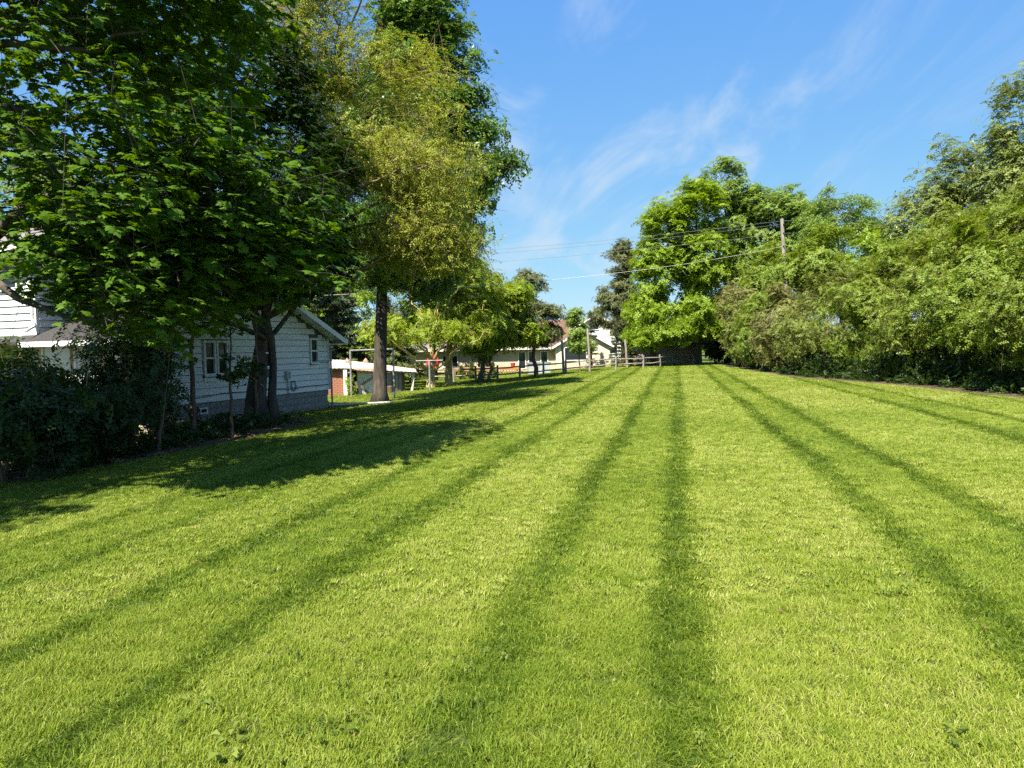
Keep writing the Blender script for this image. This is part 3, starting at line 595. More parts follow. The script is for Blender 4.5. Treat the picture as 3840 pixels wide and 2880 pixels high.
for i in range(11): part('siding_board', hexa([(10.98, 61.97, -.3+i*.19), (16.32, 61.97, -.3+i*.19), (16.32, 61.998, -.3+i*.19), (10.98, 61.998, -.3+i*.19), (10.98, 61.99, -.115+i*.19), (16.32, 61.99, -.115+i*.19), (16.32, 61.998, -.115+i*.19), (10.98, 61.998, -.115+i*.19)]), tan_siding, ga)
part('roof', prism([(61.5, 1.72), (64, 2.9), (66.5, 1.72), (66.5, 1.86), (64, 3.04), (61.5, 1.86)], 'x', 10.6, 16.7), roof_dark, ga)
part('door', box(14.9, 15.7, 61.93, 61.967, -.3, 1.5), tan_siding, ga)
deck = thing('wooden_deck', 'long orange-brown wooden deck in front of the cream brick house', 'deck', (-5.0, 55.2, -.5), rad(4))
for i in range(9): part('deck_board', box(0, 5.6, .2*i, .2*i+.19, .70, .74), wood_deck, deck)
part('rim_joist', box(0, 5.6, -.05, -.004, .50, .735), wood_deck, deck)
for i in range(6): part('post', box(.1+i*1.05, .22+i*1.05, -.02, .1, -.05, .699), wood_deck, deck)
for i in range(24): part('slat', hexa([(.25+i*.22, .0, .0), (.31+i*.22, .0, .0), (.31+i*.22, .03, .0), (.25+i*.22, .03, .0), (.40+i*.22, .0, .495), (.46+i*.22, .0, .495), (.46+i*.22, .03, .495), (.40+i*.22, .03, .495)]), wood_deck, deck)
for i in range(3): part('step', box(5.62+.3*i, 5.92+.3*i, 0, 1.2, .45-.18*i, .50-.18*i), wood_deck, deck)
tub = thing('hot_tub', 'grey boxy hot tub standing beside the wooden deck', 'hot tub', (2.05, 55.0, -.35), rad(4))
for i in range(4): part('panel', box(-.8+i*.42+.004, -.8+(i+1)*.42-.004, -.6, .6, .06, .80), tub_grey, tub)
part('base', box(-.82, .9, -.62, .62, 0, .058), metal_dark, tub); part('lid', join([box(-.86, .02, -.66, .66, .802, .92), box(.04, .94, -.66, .66, .802, .92)]), tub_lid, tub)
def cone_cover(x, y, h, r, top, label, name='covered_umbrella'):
    t = thing(name, label, 'umbrella', (x, y, gz(x, y)))
    part('lower_cover', tube([(0, 0, 0), (0, 0, h*.35), (0, 0, h*.72)], [r, r*.85, r*.6], 12), black_cover, t)
    if top: part('upper_cover', tube([(0, 0, h*.45), (.0, 0, h*.62), (.02, 0, h*.84), (.03, 0, h)], [r*1.05, r*1.25, r*1.1, r*.3], 12), red_cloth, t)
    else: part('upper_cover', tube([(0, 0, h*.70), (0, 0, h)], [r*.6, r*.1], 12), black_cover, t)
cone_cover(-5.2, 47.0, 1.75, .36, True, 'folded garden umbrella with red top and black base between tree trunks')
cone_cover(-4.15, 47.0, 1.35, .33, False, 'black covered cone-shaped umbrella beside the red topped one')
pot = thing('red_planter', 'small red planter pot with a plant on the deck', 'planter', (.1, 55.9, .24))
part('pot', tube([(0, 0, 0), (0, 0, .3)], [.14, .2], 12), red_cloth, pot)
car = thing('parked_car', 'pale blue parked car beyond the fence under hanging maple leaves', 'car', (15.2, 120, -.4), rad(3))
prof = [(-2.2, .3), (2.2, .3), (2.25, .75), (1.4, .95), (.8, 1.42), (-1.0, 1.45), (-1.7, 1.0), (-2.25, .9)]
part('body', prism(prof, 'y', -.85, .85), car_paint, car)
part('side_window', prism([(-1.5, 1.0), (1.15, 1.0), (.72, 1.36), (-.92, 1.38)], 'y', -.86, -.852), glass, car)
for x in (-1.4, 1.4):
    w_ = part('wheel', tube([(x, -.88, .33), (x, -.68, .33)], .33, 16), tyre_mat, car); part('rim', tube([(x, -.89, .33), (x, -.882, .33)], .2, 12), box_grey, w_)

# ------------------------------------------------------------------ trees
SUNV = np.array([-hd[0]*ce, -hd[1]*ce, math.sin(rad(SUN_EL))])
DIA = (np.array([(0, 0, 0), (.34, .45, .06), (0, 1, -.08), (-.34, .45, .06)]), np.array([(0, 1, 2), (0, 2, 3)]))
NAR = (np.array([(0, 0, 0), (.2, .45, .04), (0, 1, -.12), (-.2, .45, .04)]), np.array([(0, 1, 2), (0, 2, 3)]))
NED = (np.array([(0, 0, 0), (.07, .5, .02), (0, 1, 0), (-.07, .5, .02)]), np.array([(0, 1, 2), (0, 2, 3)]))
def fan(outline, c, zc_, zt):
    o = [(x, y, zt*(x*x+(y-.35)**2)) for x, y in outline]; n = len(o)
    return np.array([(*c, zc_)]+o), np.array([(0, 1+i, 1+(i+1) % n) for i in range(n)])
half_ = [(.20, -.10), (.17, .10), (.50, .12), (.36, .30), (.58, .52), (.28, .52), (.20, .78)]
MAP = fan([(0, 0)]+half_+[(0, 1.05)]+[(-x, y) for x, y in half_[::-1]], (0, .33), .05, -.22)
hs_ = [(.38, .05), (.22, .26), (.52, .55), (.18, .58)]
MAS = fan([(0, 0)]+hs_+[(0, 1.0)]+[(-x, y) for x, y in hs_[::-1]], (0, .35), .05, -.2)
LEAF = {'dia': DIA, 'nar': NAR, 'ned': NED, 'map': MAP, 'mas': MAS}
def nrm(a): return a/(np.linalg.norm(a, axis=-1, keepdims=True)+1e-9)
def leaf_frames(P, nrmv, r, droop):
    n = len(P); t = r.normal(size=(n, 3)); t[:, 2] -= droop
    t -= nrmv*np.sum(t*nrmv, 1)[:, None]; t = nrm(t); b = np.cross(t, nrmv); return np.stack([b, t, nrmv], 1)   # rows: x, y, z axes
def leaf_arrays(P, Fr, size, tpl):
    v, f = tpl; n = len(P)
    V = P[:, None]+np.einsum('kc,ncd->nkd', v, Fr)*size[:, None, None]
    F = (f[None]+(np.arange(n)*len(v))[:, None, None]).reshape(-1, 3); return V.reshape(-1, 3), F, len(f)
TRI = [0]
def spray(tpl, kind):
    """a short leafy twig: several leaves set alternately along it; one leaf is one unit long"""
    v, f = LEAF[tpl]; r = np.random.default_rng(hash(tpl) % 97 if 0 else len(tpl)*7+ord(tpl[0])); V, F, LV, n = [], [], [], 0
    lay = {'map': [(0, 0, 0), (-.1, 75, -15), (-.15, -75, -15), (-.9, 50, 10), (-.95, -55, 10)], 'mas': [(0, 0, 0), (-.1, 75, -15), (-.15, -75, -15), (-.9, 50, 10), (-.95, -55, 10)],
           'ned': [(-.12*i, (60-i*4)*(-1)**i+r.normal(0, 12), r.normal(0, 35)) for i in range(12)]}.get(tpl) or [(.6-.42*i, (58-i*3)*(-1)**i if i else 0, r.normal(0, 22)) for i in range(9)]
    for (y, yaw, roll) in lay:
        a, b = math.radians(yaw), math.radians(roll); s = r.uniform(.75, 1.15)
        M = np.array([[math.cos(a), -math.sin(a), 0], [math.sin(a), math.cos(a), 0], [0, 0, 1]]) @ np.array([[math.cos(b), 0, math.sin(b)], [0, 1, 0], [-math.sin(b), 0, math.cos(b)]])
        p = (v*s) @ M.T + np.array([0, y, -.10*y*y+r.normal(0, .06)]); V.append(p); F.append(f+n); n += len(v); LV += [r.uniform()]*len(f)
    return np.concatenate(V), np.concatenate(F), np.array(LV)
SPRAY = {}
def spray_group(tpl, m):
    key = (tpl, m.name)
    if key in SPRAY: return SPRAY[key]
    v, f, lv = spray(tpl, m); po = bpy.data.objects.new('leaf_spray', mesh('leaf_spray', v, f, m, rnd=lv))
    t = bpy.data.node_groups.new('leaf_spray_scatter', 'GeometryNodeTree')
    t.interface.new_socket('Geometry', in_out='INPUT', socket_type='NodeSocketGeometry'); t.interface.new_socket('Geometry', in_out='OUTPUT', socket_type='NodeSocketGeometry')
    a, b = t.nodes.new('NodeGroupInput'), t.nodes.new('NodeGroupOutput'); oi = t.nodes.new('GeometryNodeObjectInfo'); oi.inputs['Object'].default_value = po; oi.inputs['As Instance'].default_value = False
    ip = t.nodes.new('GeometryNodeInstanceOnPoints'); er = t.nodes.new('FunctionNodeEulerToRotation')
    def nm(s, tp): q = t.nodes.new('GeometryNodeInputNamedAttribute'); q.data_type = tp; q.inputs['Name'].default_value = s; return next(o for o in q.outputs if o.enabled and o.name == 'Attribute')
    t.links.new(a.outputs[0], ip.inputs['Points']); t.links.new(oi.outputs['Geometry'], ip.inputs['Instance']); t.links.new(nm('rot', 'FLOAT_VECTOR'), er.inputs[0])
    t.links.new(er.outputs[0], ip.inputs['Rotation']); t.links.new(nm('scl', 'FLOAT'), ip.inputs['Scale']); t.links.new(ip.outputs[0], b.inputs[0])
    SPRAY[key] = t; return t
def crown_obj(name, parent, P, Fr, sz, rn, tpl, m):
    me = bpy.data.meshes.new(name); me.vertices.add(len(P)); me.vertices.foreach_set('co', np.ascontiguousarray(P, np.float32).ravel())
    E = np.column_stack([np.arctan2(Fr[:, 1, 2], Fr[:, 2, 2]), -np.arcsin(np.clip(Fr[:, 0, 2], -1, 1)), np.arctan2(Fr[:, 0, 1], Fr[:, 0, 0])])
    for nm, tp, key, arr in (('rot', 'FLOAT_VECTOR', 'vector', E), ('scl', 'FLOAT', 'value', sz), ('rnd', 'FLOAT', 'value', rn)):
        a = me.attributes.new(nm, tp, 'POINT'); a.data.foreach_set(key, np.ascontiguousarray(arr, np.float32).ravel())
    o = link(name, me, parent, kind='stuff'); o.modifiers.new('leaves', 'NODES').node_group = spray_group(tpl, m); TRI[0] += len(P); return o
def lump(P, s, sc): return (np.sin(P[:, 0]*sc+s)+np.sin(P[:, 1]*sc*1.1+s*1.7)+np.sin(P[:, 2]*sc*1.3+s*2.3)+.6*np.sin((P[:, 0]+P[:, 2])*sc*2.1+s*.5)+.6*np.sin((P[:, 1]-P[:, 2])*sc*1.9+s*3))/3
def bez(a, b, c, n=7): t = np.linspace(0, 1, n)[:, None]; return (1-t)**2*a+2*t*(1-t)*b+t*t*c
def tree(name, label, group, base, r0, lobes, ncl, rc, per, size, tpl, lmat, bmat, seed, trunk_top=None, nlimb=9, hollow=.35, cut=-.25, sc=1.1, up_=.55, outw=.5, jit=.55,
         droop=-.15, flat=.62, stems=None, limb_parts=False, tmat=None, cat='tree', trunk=True, twig_r=.012, split_leaves=0, lowest=.35, tw_n=None, clip=None, keep=None, size_var=.3, dens=.2):
    lmat = LM[lmat] if isinstance(lmat, str) else lmat
    r = np.random.default_rng(seed); root = thing(name, label, cat, (base[0], base[1], gz(*base[:2])), group=group)
    B = np.array([base[0], base[1], gz(*base[:2])]); lob = np.array([l_[:6] for l_ in lobes], float); C0 = lob[:, :3]; RR = lob[:, 3:6]
    wgt = np.prod(RR, 1)**.55*np.array([l_[6] if len(l_) > 6 else 1 for l_ in lobes]); wgt /= wgt.sum(); pts = []
    while len(pts) < ncl:
        n = ncl*3; k = r.choice(len(lob), n, p=wgt); d = nrm(r.normal(size=(n, 3))); rr_ = hollow+(1-hollow)*r.uniform(size=n)**.6
        p = C0[k]+d*RR[k]*rr_[:, None]; m = (lump(p, seed*1.3, sc) > cut) & (p[:, 2] > B[2]+lowest*.5)
        if keep is not None: m &= keep(p)
        pts += list(p[m])
    CL = np.array(pts[:ncl]); cc = np.average(C0, axis=0, weights=wgt)
    # skeleton
    top = np.array(trunk_top) if trunk_top is not None else np.array([cc[0], cc[1], cc[2]+.55*RR[np.argmax(C0[:, 2]), 2]])
    tubes, segs, limb_list = [], [], []
    tt = np.linspace(0, 1, 12)[:, None]; mid_ = np.array([B[0]*.75+top[0]*.25, B[1]*.75+top[1]*.25, (B[2]+top[2])/2])
    tp = bez(B, mid_, top, 12); tp[1:-1, :2] += r.normal(0, r0*.35, (10, 2))
    tp[0, 2] -= .15; rads = r0*(1-.86*tt[:, 0])**.9; rads[0] *= 1.75; rads[1] *= 1.04
    if trunk:
        if stems:
            for (sx, sy, sr) in stems:
                q = tp.copy(); f_ = (1-tt[:, 0])[:, None]; q[:, :2] += np.array([sx, sy])*(.35+.65*f_) ; q[1:, :2] += r.normal(0, r0*.3, (11, 2))
                part('trunk', tube(np.array(q)-np.array(root.location), rads*sr/r0, 10), tmat or bmat, root, smooth=True)
        else:
            q0 = np.insert(tp, 1, tp[0]*.68+tp[1]*.32, 0); rr0 = np.insert(rads, 1, rads[1]*1.12)
            part('trunk', tube(q0-np.array(root.location), rr0, 12), tmat or bmat, root, smooth=True)
    SP = [tp[4:]]; SR = [rads[4:]]
    sel = [int(r.integers(ncl))]; dmin = np.linalg.norm(CL-CL[sel[0]], axis=1)
    for _ in range(nlimb-1): j = int(np.argmax(dmin)); sel.append(j); dmin = np.minimum(dmin, np.linalg.norm(CL-CL[j], axis=1))
    for j in sel:
        e = CL[j]; hd_ = np.linalg.norm(e[:2]-tp[-1, :2]); zz = np.clip(e[2]-hd_*.75, tp[3, 2], tp[-1, 2]); i = int(np.argmin(np.abs(tp[:, 2]-zz))); s0 = tp[i]
        cpt = s0*.45+e*.55; cpt[2] += .18*np.linalg.norm(e-s0); q = bez(s0, cpt, e, 9); q[1:-1] += r.normal(0, .03*np.linalg.norm(e-s0), (7, 3)); ra = np.linspace(max(rads[i]*.55, twig_r*1.6), twig_r, 9)
        SP.append(q[2:]); SR.append(ra[2:]); limb_list.append((q, ra))
    A = np.concatenate(SP); ctr = np.array(root.location)
    if limb_parts:
        for q, ra in limb_list: part('limb', tube(q-ctr, ra, 7), bmat, root, smooth=True)
        limb_list = []
    tw = [tube(q-ctr, ra, 5, False) for q, ra in limb_list]
    D0 = np.array([np.min(np.linalg.norm(A-c, axis=1)) for c in CL]); order = np.argsort(D0)
    if tw_n: order = order[r.permutation(ncl)[:tw_n]]; order = order[np.argsort(D0[order])]
    buf = np.empty((len(A)+3*len(order), 3)); buf[:len(A)] = A; nb = len(A)
    for j in order:                                                # nearest first: each twig may spring from an earlier one
        e = CL[j]; Q = buf[:nb]; dd_ = np.linalg.norm(Q-e, axis=1)+np.where(Q[:, 2] > e[2]+.3, .6, 0); s0 = Q[int(np.argmin(dd_))]
        c2 = (s0+e)/2; c2[2] += .12*np.linalg.norm(e-s0); c2 += r.normal(0, .06*np.linalg.norm(e-s0), 3); q = bez(s0, c2, e, 5)
        tw.append(tube(q-ctr, np.linspace(twig_r*1.1, twig_r*.4, 5), 3, False)); buf[nb:nb+3] = q[[2, 3, 4]]; nb += 3
        for _ in range(2):
            e2 = e+r.normal(0, rc*.6, 3); tw.append(tube(np.array([q[3], (q[3]+e2)/2+[0, 0, .05*rc], e2])-ctr, [twig_r*.45, twig_r*.35, twig_r*.15], 3, False))
    if tw:
        part('branches', join_fast(tw), bmat, root, kind='stuff')
    # leaves
    per = max(3, int(round(per*dens))); n = ncl*per; ci = np.repeat(np.arange(ncl), per)
    off = nrm(r.normal(size=(n, 3)))*(r.uniform(size=n)**.45)[:, None]*np.array([1, 1, flat])*rc*r.uniform(.7, 1.2, ncl)[ci][:, None]; P = CL[ci]+off
    ow = nrm(P-cc); nv = nrm(np.array([0, 0, 1.])*up_+ow*outw+nrm(off)*.25+r.normal(0, jit, (n, 3))*.6)
    ok = P[:, 2] > g(P[:, 0], P[:, 1])+.06
    if clip is not None: ok &= clip(P)
    P, nv, ci = P[ok], nv[ok], ci[ok]; n = len(P)
    Fr = leaf_frames(P, nv, r, droop); sz = size*(1+r.uniform(-size_var, size_var, n)); cr_ = r.uniform(size=ncl)
    rn = np.clip(.45*cr_[ci]+.55*r.uniform(size=n), 0, 1)
    if split_leaves:
        cd = P-np.array([0, 0, 1.65]); dep = cd[:, 1]; inv = (np.abs(cd[:, 0]) < .71*dep) & (cd[:, 2] < .5*dep) & (dep > 1)
        sc_ = np.where(inv, sz/np.maximum(dep, .1), 0); big = np.argsort(-sc_)[:split_leaves//5*5]
        lm_ = []
        for k in range(4): lm_.append(mesh('leaf', *LEAF[tpl], lmat, rnd=np.full(len(LEAF[tpl][1]), (.15+.25*k)/.45)))
        for k, i in enumerate(big):
            o = link('leaf', lm_[min(3, int(rn[i]*4))], root); M = Matrix(Fr[i].T.tolist()).to_4x4()
            o.matrix_local = Matrix.Translation(Vector(P[i]-ctr)) @ M @ Matrix.Scale(float(sz[i]), 4)
        mk_ = np.ones(n, bool); mk_[big] = False; P, Fr, sz, rn = P[mk_], Fr[mk_], sz[mk_], rn[mk_]
    crown_obj('crown' if cat == 'tree' else 'foliage', root, P-ctr, Fr, sz, rn, tpl, lmat)
    return root
def join_fast(parts):
    V = np.concatenate([p[0] for p in parts]); F, n = [], 0
    for v, f in parts: F += [tuple(i+n for i in q) for q in f]; n += len(v)
    return V, F
def spruce(name, label, group, base, h, rmax, nlev, nb_, size, lmat, seed, z0=.3, dens=1.0, droop=.25, gap=1.0, rt=.09):
    r = np.random.default_rng(seed); zb = gz(*base); root = thing(name, label, 'tree', (base[0], base[1], zb), group=group)
    part('trunk', tube([(0, 0, -.1), (r.normal(0, .03), 0, h*.5), (0, 0, h)], [rt, rt*.6, .01], 8), bark_pine, root, smooth=True)
    P, T, tw = [], [], []
    for l_ in range(nlev):
        z = z0+(h-z0)*(l_+r.uniform(-.3, .3))/nlev; f_ = max(0, 1-(z-z0)/(h-z0)); ln_ = rmax*(f_**.8)*(.9 if l_ else .8)+.05
        for b in range(nb_):
            a = r.uniform(0, 6.28); L_ = ln_*r.uniform(.7, 1.1); q = np.array([(0, 0, z), (math.cos(a)*L_*.55, math.sin(a)*L_*.55, z-droop*L_*.25+.02), (math.cos(a)*L_, math.sin(a)*L_, z-droop*L_*.55+.1*L_)])
            tw.append(tube(q, [.02*rt/.09, .014*rt/.09, .004], 3, False)); m = int(dens*(4+11*L_)); t = r.uniform(.15, 1, m)**.8
            c = bez(q[0], q[1], q[2], 2) if 0 else ((1-t)**2)[:, None]*q[0]+(2*t*(1-t))[:, None]*q[1]+(t*t)[:, None]*q[2]
            c += r.normal(0, 1, (m, 3))*np.array([.10, .10, .05])*L_*.55*(1.1-t)[:, None]*gap; c[:, 2] -= r.uniform(0, .09, m)*gap
            P.append(c); d_ = nrm(np.array([math.cos(a), math.sin(a), -.25])+r.normal(0, .45, (m, 3))); T.append(d_)
    P = np.concatenate(P); T = np.concatenate(T); n = len(P); nv = nrm(r.normal(0, .6, (n, 3))+[0, 0, 1.]); nv = nrm(nv-T*np.sum(nv*T, 1)[:, None])
    Fr = np.stack([np.cross(T, nv), T, nv], 1)
    part('branches', join_fast(tw), bark_pine, root, kind='stuff')
    crown_obj('crown', root, P, Fr, size*r.uniform(.7, 1.3, n), r.uniform(size=n), 'ned', LM[lmat]); return root

GL, GR, GF_, GH = 'trees standing beside the white house', 'tall trees at the far end of the hedge', 'trees along the far fence', 'shrubs of the long hedge'
# --- beside the house
tree('maple_tree', 'big leafy maple with sunlit hanging branches in front of the house', GL, (-8.9, 8.8), .30,
     [(-5.2, 9.2, 5.3, 2.6, 2.6, 2.3), (-4.5, 8.5, 3.6, 1.5, 1.5, 1.4), (-4.4, 8.8, 2.75, 1.4, 1.3, .95, 2.4), (-3.3, 9.6, 2.9, 1.0, 1.0, .8, 1.5), (-3.5, 9.6, 3.6, 1.0, 1.2, 1.1), (-6.8, 8.4, 9.0, 2.2, 1.8, 1.5), (-7.0, 13.3, 6.2, 2.0, 1.8, 1.8), (-5.0, 10, 7.6, 2.1, 2.5, 1.8), (-7.6, 9.5, 6.6, 2.4, 2.5, 2.2), (-10, 9, 7, 2.5, 2.5, 3)],
     1250, .7, 70, .094, 'map', 'maple', bark_dark, 11, trunk_top=(-7.8, 9, 8.5), nlimb=24, hollow=.25, cut=-.3, sc=1.3, up_=1.0, outw=.25, jit=.45, droop=.5, flat=.4, limb_parts=True, split_leaves=300, twig_r=.011)
tree('maple_tree', 'tall maple standing beyond the picture edge whose crown shades the bed', GL, (-12.8, 1.0), .35,
     [(-12.4, 1.2, 9.5, 3.4, 3.4, 3.2), (-11.0, 3.8, 9, 2.2, 2.2, 2.0)], 260, 1.3, 40, .30, 'dia', 'maple', bark_grey, 12, nlimb=8, tw_n=40)
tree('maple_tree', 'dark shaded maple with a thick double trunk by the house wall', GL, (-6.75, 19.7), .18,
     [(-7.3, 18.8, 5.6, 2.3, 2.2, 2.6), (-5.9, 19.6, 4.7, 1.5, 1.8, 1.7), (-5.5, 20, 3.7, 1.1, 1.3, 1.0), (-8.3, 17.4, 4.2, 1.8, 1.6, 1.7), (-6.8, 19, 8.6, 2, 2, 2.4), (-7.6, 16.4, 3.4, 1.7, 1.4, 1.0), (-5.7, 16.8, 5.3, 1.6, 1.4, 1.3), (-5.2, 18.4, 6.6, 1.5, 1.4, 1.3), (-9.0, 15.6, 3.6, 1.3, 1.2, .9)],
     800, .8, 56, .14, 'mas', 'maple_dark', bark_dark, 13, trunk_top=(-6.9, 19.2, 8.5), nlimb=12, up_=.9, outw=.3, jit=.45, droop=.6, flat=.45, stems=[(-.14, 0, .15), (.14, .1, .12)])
tree('olive_leaf_tree', 'sparse tree with small yellow-olive leaves and many bare twigs', GL, (-7.45, 19.9), .15,
     [(-5.4, 21.8, 11.6, 2.4, 2.4, 3.0), (-3.9, 22, 8.8, 2.6, 2.5, 2.4), (-2.3, 22, 6.3, 2.3, 2.3, 1.7), (-5.4, 22, 7.2, 2, 2.2, 2.4), (-2.3, 22, 4.9, 1.8, 1.8, 1.0), (-4.5, 22.3, 5.4, 1.8, 1.8, 1.3), (-4.0, 20.5, 6.4, 1.7, 1.4, 1.5)],
     1080, .75, 85, .085, 'nar', 'olive', twig_brown, 14, trunk_top=(-5.0, 21.9, 10.5), nlimb=24, hollow=.1, cut=-.1, sc=1.7, up_=.5, outw=.4, jit=.8, tmat=bark_dark, limb_parts=True, twig_r=.02)
tree('cottonwood_tree', 'tall straight tree with glossy hanging leaves and thick dark trunk', GL, (-5.29, 28.3), .27,
     [(-3.6, 28.6, 8.6, 2.0, 2.2, 2.4), (-3.5, 28.6, 12, 1.9, 2.2, 3.0), (-3.7, 28.6, 16, 1.8, 2.2, 3.2), (-5.0, 28.5, 10.5, 2.0, 1.8, 2.5), (-4.6, 28.2, 6.3, 2.0, 1.8, 1.3), (-4.9, 27.4, 4.7, 1.6, 1.3, .7)]
     + [l_ for z_, x_ in ((4.7, -1.6), (6.1, -.8), (7.5, -.5), (8.9, .65), (10.2, -.1), (11.5, -.55), (12.8, -.9), (14.1, -1.3), (15.4, -1.7)) for l_ in ((x_-.95, 28.2, z_, .8, .6, .4, .9), (x_-1.9, 28.4, z_-.5, .9, .9, .5, .9))],
     1250, .8, 66, .145, 'dia', 'cotton', bark_dark, 15, trunk_top=(-4.7, 28.5, 17), nlimb=26, cut=-.5, sc=1.4, up_=.5, outw=.7, jit=.7, droop=.2, flat=.6, twig_r=.02)
sap = dict(nlimb=3, trunk_top=None, cut=-2, up_=.8, flat=.5, twig_r=.008)
def sapling(label, base, top, r0, lobes, seed, n=26):
    tree('sapling', label, 'thin saplings in front of the house wall', base, r0, lobes, n, .35, 26, .11, 'mas', 'shade', bark_brown, seed, trunk_top=top, nlimb=3, cut=-2, up_=.8, flat=.5, twig_r=.008)
sapling('thin leaning sapling trunk in the shaded bed, nearest the lawn edge', (-7.38, 14.7), (-6.95, 15.0, 3.4), .055, [(-6.9, 15, 3.4, .8, .7, .8), (-7.1, 14.8, 1.7, .35, .35, .5)], 21)
sapling('wavy sapling trunk in front of the paired house windows', (-7.47, 16.5), (-7.35, 16.6, 3.8), .07, [(-7.4, 16.5, 3.6, .8, .8, .7)], 22)
sapling('slim straight sapling with drooping leaves beside the thick double trunk', (-6.5, 16.35), (-6.45, 16.5, 3.0), .04, [(-6.4, 16.4, 2.6, .6, .5, .5), (-6.4, 16.4, 1.3, .35, .3, .5)], 23)
sapling('slim dark sapling hugging the thick double trunk', (-6.85, 18.9), (-6.75, 19.1, 3.6), .05, [(-6.8, 19, 3.5, .6, .5, .5), (-6.95, 18.9, 1.2, .3, .3, .4)], 24)
def shrub(label, base, lobes, ncl, per, size, lm, seed, group, rc=.5, tpl='dia', bm=twig_brown, cut=-.4, **kw):
    st = [(random.Random(seed+i).uniform(-.45, .45), random.Random(seed+i+50).uniform(-.4, .4), .035) for i in range(5)]
    a = dict(nlimb=7, stems=st, droop=-.7, up_=.5, outw=.6, jit=.7, hollow=.3, twig_r=.011, sc=2.0, lowest=.1); a.update(kw)
    tree('shrub', label, group, base, .05, lobes, ncl, rc, per, size, tpl, lm, bm, seed, cut=cut, cat='shrub', **a)
GB = 'shaded shrubs in the bed by the house'
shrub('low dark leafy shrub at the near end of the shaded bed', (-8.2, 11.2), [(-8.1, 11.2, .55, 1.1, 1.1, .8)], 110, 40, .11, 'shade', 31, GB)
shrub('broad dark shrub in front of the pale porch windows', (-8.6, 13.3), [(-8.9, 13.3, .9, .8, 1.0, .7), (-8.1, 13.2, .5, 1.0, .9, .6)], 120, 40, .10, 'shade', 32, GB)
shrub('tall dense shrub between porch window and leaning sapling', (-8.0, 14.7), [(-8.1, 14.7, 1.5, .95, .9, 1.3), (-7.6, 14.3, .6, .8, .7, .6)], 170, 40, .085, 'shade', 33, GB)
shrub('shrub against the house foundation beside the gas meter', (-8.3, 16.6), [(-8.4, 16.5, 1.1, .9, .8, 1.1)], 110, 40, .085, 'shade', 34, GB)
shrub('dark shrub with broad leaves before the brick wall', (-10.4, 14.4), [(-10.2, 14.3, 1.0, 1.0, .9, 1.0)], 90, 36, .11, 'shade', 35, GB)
# --- along the far fence
tree('yellow_bark_tree', 'small tree with bright yellowish limbs behind the coop', GF_, (-4.41, 38.4), .25,
     [(-5.2, 38.2, 2.8, 1.7, 1.8, .8), (-3.4, 38.7, 6.0, 2.2, 2.0, .8), (-6.6, 38, 2.7, 1.4, 1.6, .8), (-2.4, 38.3, 2.7, 1.4, 1.6, .8), (-5.8, 38.6, 5.6, 1.5, 1.6, .7), (-3.8, 39.6, 3.2, 1.6, 1.0, .8)],
     330, .6, 58, .12, 'dia', 'yellowgreen', bark_yellow, 41, trunk_top=(-4.3, 38.4, 2.6), nlimb=12, cut=-.15, sc=2, limb_parts=True, twig_r=.022)
tree('fence_tree', 'leafy tree with smooth pale trunk next to the yellow-limbed one', GF_, (-3.62, 40.6), .22,
     [(-2.4, 40.6, 5.2, 2.4, 2, 1.5), (-3.6, 40.6, 6.6, 1.9, 2, 1.3), (-1.6, 40.6, 3.7, 1.5, 1.5, 1.0)], 300, .65, 56, .12, 'dia', 'yellowgreen', bark_yellow, 42, trunk_top=(-3.2, 40.6, 6.4), nlimb=12, cut=-.15, sc=2, twig_r=.02)
tree('fence_tree', 'round bushy tree on two dark stems in front of the deck', GF_, (-1.72, 43.8), .17,
     [(-1.3, 43.8, 3.2, 2.2, 2, 1.6), (-.3, 43.8, 4.9, 1.8, 1.8, 1.3), (.6, 44, 2.7, 1.5, 1.5, 1.0), (-1.9, 43.6, 1.9, 1.4, 1.4, .7)], 400, .65, 70, .13, 'dia', 'yellowgreen', bark_grey, 43, trunk_top=(-.8, 43.8, 4.0), nlimb=10, sc=1.8, stems=[(-.22, 0, .17), (.3, .05, .1)])
tree('pine_tree', 'small irregular pine with bare lower trunk by the fence', GF_, (1.59, 47.3), .15,
     [(1.3, 47.3, 5.7, 1.0, 1.0, 1.1), (1.7, 47.3, 4.0, 1.5, 1.4, 1.0), (2.3, 47.3, 2.7, 1.0, 1, .5), (.8, 47.3, 4.6, 1.2, 1, .6), (1.9, 47.3, 2.2, .9, .9, .5)], 220, .55, 95, .26, 'ned', 'pine', bark_pine, 44, trunk_top=(1.25, 47.3, 6.6), nlimb=14, cut=-.1, sc=2.6, up_=.6, flat=.45, jit=1)
tree('young_tree', 'slender young tree with pale leaves behind the fence', GF_, (4.98, 52), .05,
     [(4.8, 52, 2.8, .8, .8, .9), (4.65, 52, 3.9, .6, .6, .7), (5.2, 52, 1.9, 1.2, .9, .65)], 170, .4, 42, .13, 'dia', 'ash', bark_grey, 45, trunk_top=(4.7, 52, 4.2), nlimb=8, cut=-.3, sc=2.5)
spruce('spruce_tree', 'thin blue-green spruce in front of the white gable', 'thin spruces before the white house', (6.75, 60), 4.9, .85, 15, 6, .17, 'spruce', 46, dens=.9)
spruce('spruce_tree', 'small see-through spruce in front of the white house wall', 'thin spruces before the white house', (8.5, 57.5), 3.7, .95, 13, 7, .17, 'spruce', 47, dens=.9)
spruce('spruce_tree', 'dusky spruce standing between the white house and far pine', 'thin spruces before the white house', (9.9, 59), 3.3, .9, 12, 7, .17, 'spruce', 48, dens=1.0)
